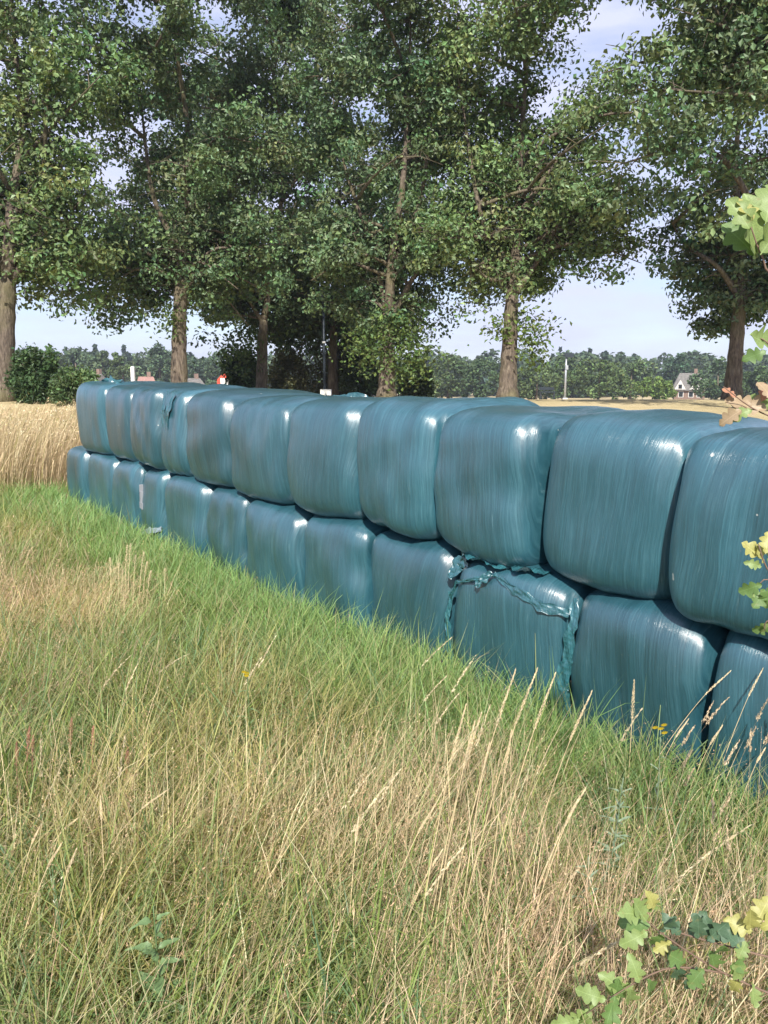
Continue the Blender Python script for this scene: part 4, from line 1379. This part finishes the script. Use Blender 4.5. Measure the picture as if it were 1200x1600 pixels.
def spike_mesh(pts, rad, seed, n=70, flake=0.008):
    """Spikelets laid in a spiral along a short curved axis."""
    rg_ = np.random.default_rng(seed)
    pl = np.array(polyline(pts, 20))
    m = MB()
    for i in range(n):
        f = (i+rg_.random())/n
        p = pl[min(20, int(f*20))]
        ax = pl[min(20, int(f*20)+1)]-pl[max(0, int(f*20)-1)]; ax /= np.linalg.norm(ax)
        a = i*2.4
        o = np.array([math.cos(a), math.sin(a), 0.0])
        r = rad*(1-0.75*f)*(0.5+min(1, f*5)*0.5)
        b_ = p+o*r*0.25
        t = p+o*r+ax*flake*rg_.uniform(1.0, 1.7)
        s_ = np.cross(ax, o)*flake*0.24
        md = (b_+t)/2+o*r*0.25
        m.poly([b_, md+s_, t, md-s_])
    return m


def stalk(root, base, tip, seed, head=0.24, rad=0.0055, r0=0.0022, droop=0.06, mat=None, hmat=None):
    rr = random.Random(seed)
    B = Vector(root.location)
    d = tip-base
    side = Vector((d.x, d.y, 0))
    m1 = base+d*0.45-side*droop*1.2+Vector((0, 0, 0.02)); m2 = base+d*0.78-side*droop*0.9+Vector((0, 0, 0.025))
    pl = polyline([base, m1, m2, tip], 14)
    k = int(14*(1-head))
    s = MB().tube([Vector(p)-B for p in pl], [r0*(1-0.6*i/14) for i in range(15)], 4).build('stalk', mat or M_STRAW, root, smooth=True)
    hd = spike_mesh([np.array(p)-np.array(B) for p in pl[k:]], rad, seed).build('seed_head', hmat or M_STRAWHEAD, s)
    return s


def clump(label, px_list, name='tall_grass_clump', dy=0.0, group='clumps of tall straw grass in the foreground', **kw):
    b0 = ground_hit(*px_list[0][:2])
    root = empty(name, b0)
    for i, (bx, by, hx, hy) in enumerate(px_list):
        b = ground_hit(bx, by)
        t = at(hx, hy, b.y+0.10+0.03*(i % 3))
        stalk(root, b, t, 500+i*7+int(px_list[0][0]), **kw)
    tag(root, label, 'grass clump', group)
    return root


clump('tallest straw grass clump in the centre foreground, its seed heads reaching the crumpled bale', [(636, 1590, 728, 1102), (650, 1570, 752, 1115), (668, 1592, 806, 1046), (690, 1575, 840, 1044), (720, 1590, 868, 1052), (705, 1560, 765, 1160), (745, 1580, 800, 1140), (660, 1590, 742, 1128)])
clump('straw grass clump leaning right just left of the grey-green weed', [(770, 1560, 925, 1080), (790, 1540, 915, 1232), (800, 1560, 905, 1245), (830, 1530, 908, 1352), (760, 1580, 870, 1385)])
clump('thin straw stalks leaning across the nearest bottom bales at right', [(960, 1300, 1142, 1048), (985, 1320, 1075, 1125), (1085, 1330, 1192, 1045), (1040, 1340, 1128, 1135), (1130, 1340, 1195, 1170)], r0=0.0016, rad=0.0055)
clump('single upright pale stalk with a knobbly head before the bottom bales', [(978, 1290, 991, 1064)], head=0.42, rad=0.009)
clump('pale straw stalks arching right at the left foreground', [(90, 1450, 262, 1234), (20, 1440, 122, 1278), (10, 1500, 62, 1292), (170, 1500, 157, 1246)])
clump('straw stalks crossing low at the left bottom corner', [(30, 1600, 140, 1522), (5, 1590, 95, 1320), (60, 1600, 118, 1330), (150, 1600, 160, 1425)])
clump('short straw stalks left of the tallest clump', [(560, 1560, 680, 1258), (590, 1580, 690, 1330), (540, 1540, 560, 1280), (610, 1560, 655, 1390), (555, 1590, 552, 1410)])
clump('fluffy pale seed heads beside the far bottom bales', [(176, 960, 172, 872), (185, 962, 186, 880), (195, 958, 199, 852), (200, 960, 204, 850), (208, 958, 212, 868), (216, 960, 225, 862), (222, 958, 230, 878), (190, 960, 192, 890), (258, 950, 258, 888), (228, 962, 236, 892)], head=0.5, rad=0.022, r0=0.003, group='clumps of tall straw grass in the foreground')
M_SORREL = flat_mat('red_sorrel', (0.36, 0.17, 0.11), 0.2)
clump('reddish sorrel spikes in the green grass at left', [(42, 1290, 46, 1138), (52, 1285, 52, 1150), (110, 1260, 112, 1122), (146, 1270, 146, 1136), (196, 1300, 200, 1168), (30, 1300, 26, 1160)], name='red_sorrel', head=0.5, rad=0.012, mat=M_SORREL, hmat=M_SORREL, group=None)


def outline_leaf(outline, length, curl, fold, seed):
    """Leaf mesh from half-outline (along, half width); lies along +x, normal +z."""
    rr = random.Random(seed)
    V = []; Q = []
    for i, (u, w) in enumerate(outline):
        z = -curl*u*u
        x = u*length
        jl = 1+0.12*math.sin(u*5+seed); jr = 1+0.12*math.sin(u*4+seed*2)
        wv = 0.05*math.sin(u*11+seed)
        V.append((x, w*length*jl, (z+fold*w+wv)*length)); V.append((x, 0, z*length)); V.append((x, -w*length*jr, (z+fold*w-wv)*length))
        if i:
            a = 3*(i-1); b_ = 3*i
            Q.append([a+1, a, b_, b_+1]); Q.append([a+2, a+1, b_+1, b_+2])
    return np_mesh('leaf', np.array(V), [np.array(Q)], smooth=True)


OAK = [(u, 0.36*math.sin(math.pi*u**1.2)**0.75*(0.42+0.58*abs(math.sin(math.pi*(3.6*u+0.15)))**0.8)) for u in [0.06+0.93*i/27 for i in range(28)]]
OAK = [(0, .012), (.04, .012)]+OAK+[(1.0, .004)]
OVATE = [(0, .01), (.12, .02), (.2, .09), (.28, .15), (.34, .13), (.42, .18), (.5, .14), (.6, .145), (.7, .10), (.85, .06), (1, .005)]
NARROW = [(0, .01), (.15, .04), (.35, .075), (.6, .07), (.8, .04), (1, .003)]
oak_mats = [flat_mat('oak_leaf_light', (0.22, 0.30, 0.10), 0.28, vein=True), flat_mat('oak_leaf_mid', (0.13, 0.22, 0.065), 0.3, vein=True),
            flat_mat('oak_leaf_dark', (0.075, 0.135, 0.075), 0.2, vein=True), flat_mat('oak_leaf_yellow', (0.36, 0.35, 0.11), 0.28, vein=True), flat_mat('oak_leaf_red', (0.42, 0.20, 0.12), 0.25, vein=True), flat_mat('oak_leaf_brown', (0.34, 0.25, 0.15), 0.2, vein=True)]
leaf_meshes = []
for mi, m in enumerate(oak_mats):
    row = []
    for v in range(4):
        me = outline_leaf(OAK, 1.0, (0.10, 0.28, 0.45, -0.12)[v], (0.35, 0.5, 0.15, 0.6)[v], mi*10+v); me.materials.append(m); row.append(me)
    leaf_meshes.append(row)


def put_leaf(me, p, direction, normal, size, parent, name='leaf'):
    x = Vector(direction).normalized(); z = Vector(normal); z = (z-x*z.dot(x)).normalized(); y = z.cross(x)
    o = bpy.data.objects.new(name, me); C.objects.link(o)
    o.parent = parent
    o.matrix_local = Matrix.Translation(Vector(p)) @ Matrix((x, y, z)).transposed().to_4x4() @ Matrix.Scale(size, 4)
    return o


# oak sapling just outside the right edge, twigs reaching into the picture
sb = Vector((0.93, 1.42, gz(0.93, 1.42)))
sap = empty('oak_sapling', sb)
stem = polyline([sb, sb+Vector((0.03, 0.02, 0.6)), sb+Vector((-0.02, 0.0, 1.2)), sb+Vector((0.01, -0.02, 1.75)), sb+Vector((-0.03, 0.0, 2.2))], 18)
MB().tube([Vector(p)-sb for p in stem], [0.014*(1-0.75*i/18) for i in range(19)], 7).build('stem', M_TWIG, sap, smooth=True)
D = 1.42


def branch(path, r=0.0032, depth=D):
    pts = [Vector(p) if len(p) == 3 else at(p[0], p[1], depth+(0.0)) for p in path]
    pl = polyline(pts, 10)
    MB().tube([Vector(p)-sb for p in pl], [r*(1-0.6*i/10) for i in range(11)], 5).build('branch', M_TWIG, sap, smooth=True)
    return pl


def stem_pt(z):
    return tuple(min((Vector(p) for p in stem), key=lambda q: abs(q.z-z)))


branch([stem_pt(0.35), (1240, 1565), (1130, 1520), (1050, 1470), (1002, 1432)])
branch([stem_pt(0.45), (1240, 1500), (1150, 1482), (1070, 1460), (1040, 1450)])
branch([(1130, 1520), (1050, 1512), (985, 1540), (915, 1585)], 0.0024)
branch([(1150, 1482), (1165, 1455), (1180, 1440)], 0.0022)
branch([stem_pt(1.75), (1225, 440), (1190, 398), (1172, 350)], 0.0028)
branch([stem_pt(1.68), (1240, 560), (1195, 532), (1185, 528)], 0.0024)
branch([stem_pt(1.55), (1240, 660), (1180, 640), (1130, 604)], 0.0022)
branch([stem_pt(1.30), (1235, 910), (1200, 890), (1185, 850)], 0.0026)
branch([stem_pt(1.28), (1235, 915), (1196, 905), (1180, 925)], 0.0022)
branch([stem_pt(1.22), (1235, 980), (1200, 970), (1194, 985)], 0.002)
L_ = [  # px, py, size px, kind, heading in the picture (degrees, 0 right, 90 up)
    (1178, 405, 110, 0, 95), (1188, 398, 95, 0, 60), (1180, 400, 80, 1, 130), (1172, 360, 70, 0, 120), (1196, 350, 85, 0, 75), (1185, 400, 70, 1, 40), (1176, 345, 60, 3, 100),
    (1208, 540, 62, 0, 165), (1212, 640, 50, 0, 150), (1198, 548, 40, 1, 200),
    (1180, 642, 52, 5, 145), (1200, 640, 60, 5, 165), (1190, 628, 40, 4, 70), (1176, 640, 45, 0, 195), (1160, 640, 46, 5, 215), (1205, 625, 40, 5, 110), (1150, 622, 30, 4, 140),
    (1192, 880, 40, 3, 110), (1190, 872, 46, 3, 140), (1196, 866, 44, 3, 80), (1190, 885, 32, 0, 165), (1200, 880, 40, 0, 60),
    (1192, 912, 46, 1, 210), (1196, 920, 44, 1, 235), (1204, 915, 46, 1, 260), (1186, 922, 34, 0, 190), (1204, 972, 38, 1, 225), (1210, 960, 40, 0, 250),
    (1010, 1440, 62, 0, 125), (1004, 1430, 60, 0, 160), (1018, 1445, 66, 1, 185), (1010, 1425, 52, 0, 80), (1030, 1455, 56, 2, 70), (1022, 1420, 44, 3, 110), (1012, 1455, 60, 0, 200), (1036, 1460, 50, 1, 250),
    (1048, 1475, 46, 2, 285), (1050, 1470, 44, 3, 215), (1062, 1462, 50, 2, 120), (1075, 1460, 56, 2, 60), (1092, 1466, 58, 2, 100), (1105, 1470, 60, 2, 50), (1085, 1462, 38, 4, 80),
    (1120, 1475, 58, 2, 115), (1130, 1476, 52, 1, 280), (1145, 1480, 56, 2, 75), (1158, 1482, 54, 2, 130), (1172, 1452, 60, 3, 100), (1180, 1445, 64, 3, 60), (1185, 1450, 66, 3, 20), (1176, 1455, 56, 3, 160), (1195, 1455, 60, 0, 330), (1166, 1470, 40, 0, 240),
    (1100, 1512, 54, 1, 235), (1088, 1508, 58, 2, 260), (1118, 1516, 56, 1, 110), (1070, 1506, 58, 1, 140), (1056, 1508, 56, 2, 290), (1140, 1524, 50, 1, 60), (1160, 1530, 52, 0, 120), (1175, 1535, 48, 0, 270), (1155, 1528, 44, 3, 250),
    (1000, 1535, 58, 0, 110), (990, 1540, 62, 0, 210), (975, 1548, 60, 0, 140), (962, 1556, 62, 1, 250), (948, 1562, 60, 0, 170), (934, 1572, 62, 0, 120), (925, 1578, 60, 0, 215), (916, 1584, 58, 0, 265), (1010, 1530, 50, 1, 300), (985, 1545, 58, 0, 280), (960, 1560, 50, 1, 80), (905, 1592, 56, 0, 190),
]
for i, (px, py, sz, kd, hd) in enumerate(L_):
    rr = random.Random(900+i)
    dep = D+rr.uniform(-0.03, 0.03)
    p = at(px, py, dep)
    a = math.radians(hd)
    dv = Vector((math.cos(a), rr.uniform(-0.35, 0.35), math.sin(a)))
    nv = Vector((rr.uniform(-0.5, 0.5), -0.9, rr.uniform(0.1, 0.9)))
    put_leaf(leaf_meshes[kd][rr.randrange(4)], p-sb, dv, nv, sz*0.85/F*dep, sap)
tag(sap, 'young oak at the right edge with lobed yellow-green leaves on thin twigs', 'sapling')


def weed(name, label, px, py, hgt, n, lf, outline, mat, size, seed, flower=None):
    rr = random.Random(seed)
    b = ground_hit(px, py)
    root = empty(name, b)
    top = Vector((rr.uniform(-.03, .06), rr.uniform(-.03, .03), hgt))
    pl = polyline([(0, 0, 0), tuple(top*0.5+Vector((0.01, 0, 0))), tuple(top)], 10)
    MB().tube(pl, [0.0035*(1-0.6*i/10) for i in range(11)], 5).build('stem', mat, root, smooth=True)
    mes = [outline_leaf(outline, 1.0, c_, 0.4, seed+j) for j, c_ in enumerate((0.1, 0.35, 0.6))]
    for m_ in mes: m_.materials.append(mat)
    for i in range(n):
        f = 0.12+0.86*i/n
        a = i*2.4+rr.uniform(-.3, .3)
        put_leaf(mes[i % 3], pl[int(f*10)], (math.cos(a), math.sin(a), 0.55), (0, -0.3, 1), size*(1.1-0.55*f)*rr.uniform(0.8, 1.2), root)
    if flower:
        for j in range(flower):
            a = j*2.4; q = top+Vector((math.cos(a)*0.02*j**.5, math.sin(a)*0.02*j**.5, 0.01*rr.random()))
            fl = MB()
            for k_ in range(9):
                t = k_*2*math.pi/9
                o = Vector((math.cos(t), -0.55*math.sin(t)-0.1, 0.8*math.sin(t)))
                s_ = Vector((-math.sin(t), -0.55*math.cos(t), 0.8*math.cos(t)))*0.003
                fl.poly([q, q+o*0.007+s_, q+o*0.013, q+o*0.007-s_])
            fl.build('flower', M_FLOWER, root)
    tag(root, label, 'weed', 'weeds in the meadow')
    return root


M_WEED = flat_mat('weed_leaf', (0.15, 0.235, 0.095), 0.25)
M_GREYWEED = flat_mat('grey_weed_leaf', (0.20, 0.27, 0.17), 0.2)
weed('broadleaf_weed', 'broad-leaved green weed at the bottom left of the foreground', 242, 1640, 0.40, 22, 0, OVATE, M_WEED, 0.085, 61)
weed('grey_green_weed', 'grey-green narrow-leaved weed beneath the nearest bottom bales', 932, 1440, 0.50, 46, 0, NARROW, M_GREYWEED, 0.065, 62)
weed('grey_green_weed', 'small grey-green weed left of the oak twigs in the right foreground', 905, 1500, 0.34, 26, 0, NARROW, M_GREYWEED, 0.06, 63)
weed('yellow_flower', 'single bright yellow flower in the grass left of centre', 385, 1190, 0.40, 8, 0, NARROW, M_WEED, 0.07, 64, 3)
weed('yellow_flower', 'small yellow flower buds in front of the nearest bottom bales', 1014, 1345, 0.50, 12, 0, NARROW, M_GREYWEED, 0.06, 65, 4)

# ------------------------------------------------------------------ thin summer haze
hm = bpy.data.materials.new('haze'); hm.use_nodes = True
hn = hm.node_tree; hn.nodes.clear()
ho = hn.nodes.new('ShaderNodeOutputMaterial'); hv = hn.nodes.new('ShaderNodeVolumePrincipled')
hv.inputs['Color'].default_value = (0.80, 0.87, 1.0, 1); hv.inputs['Density'].default_value = 0.0006; hv.inputs['Anisotropy'].default_value = 0.2
hn.links.new(hv.outputs[0], ho.inputs['Volume'])
hz = MB().box((0, 700, 4), (1300, 1640, 50)).build('haze', hm)
tag(hz, 'thin pale summer haze over the fields', 'haze', kind='stuff')
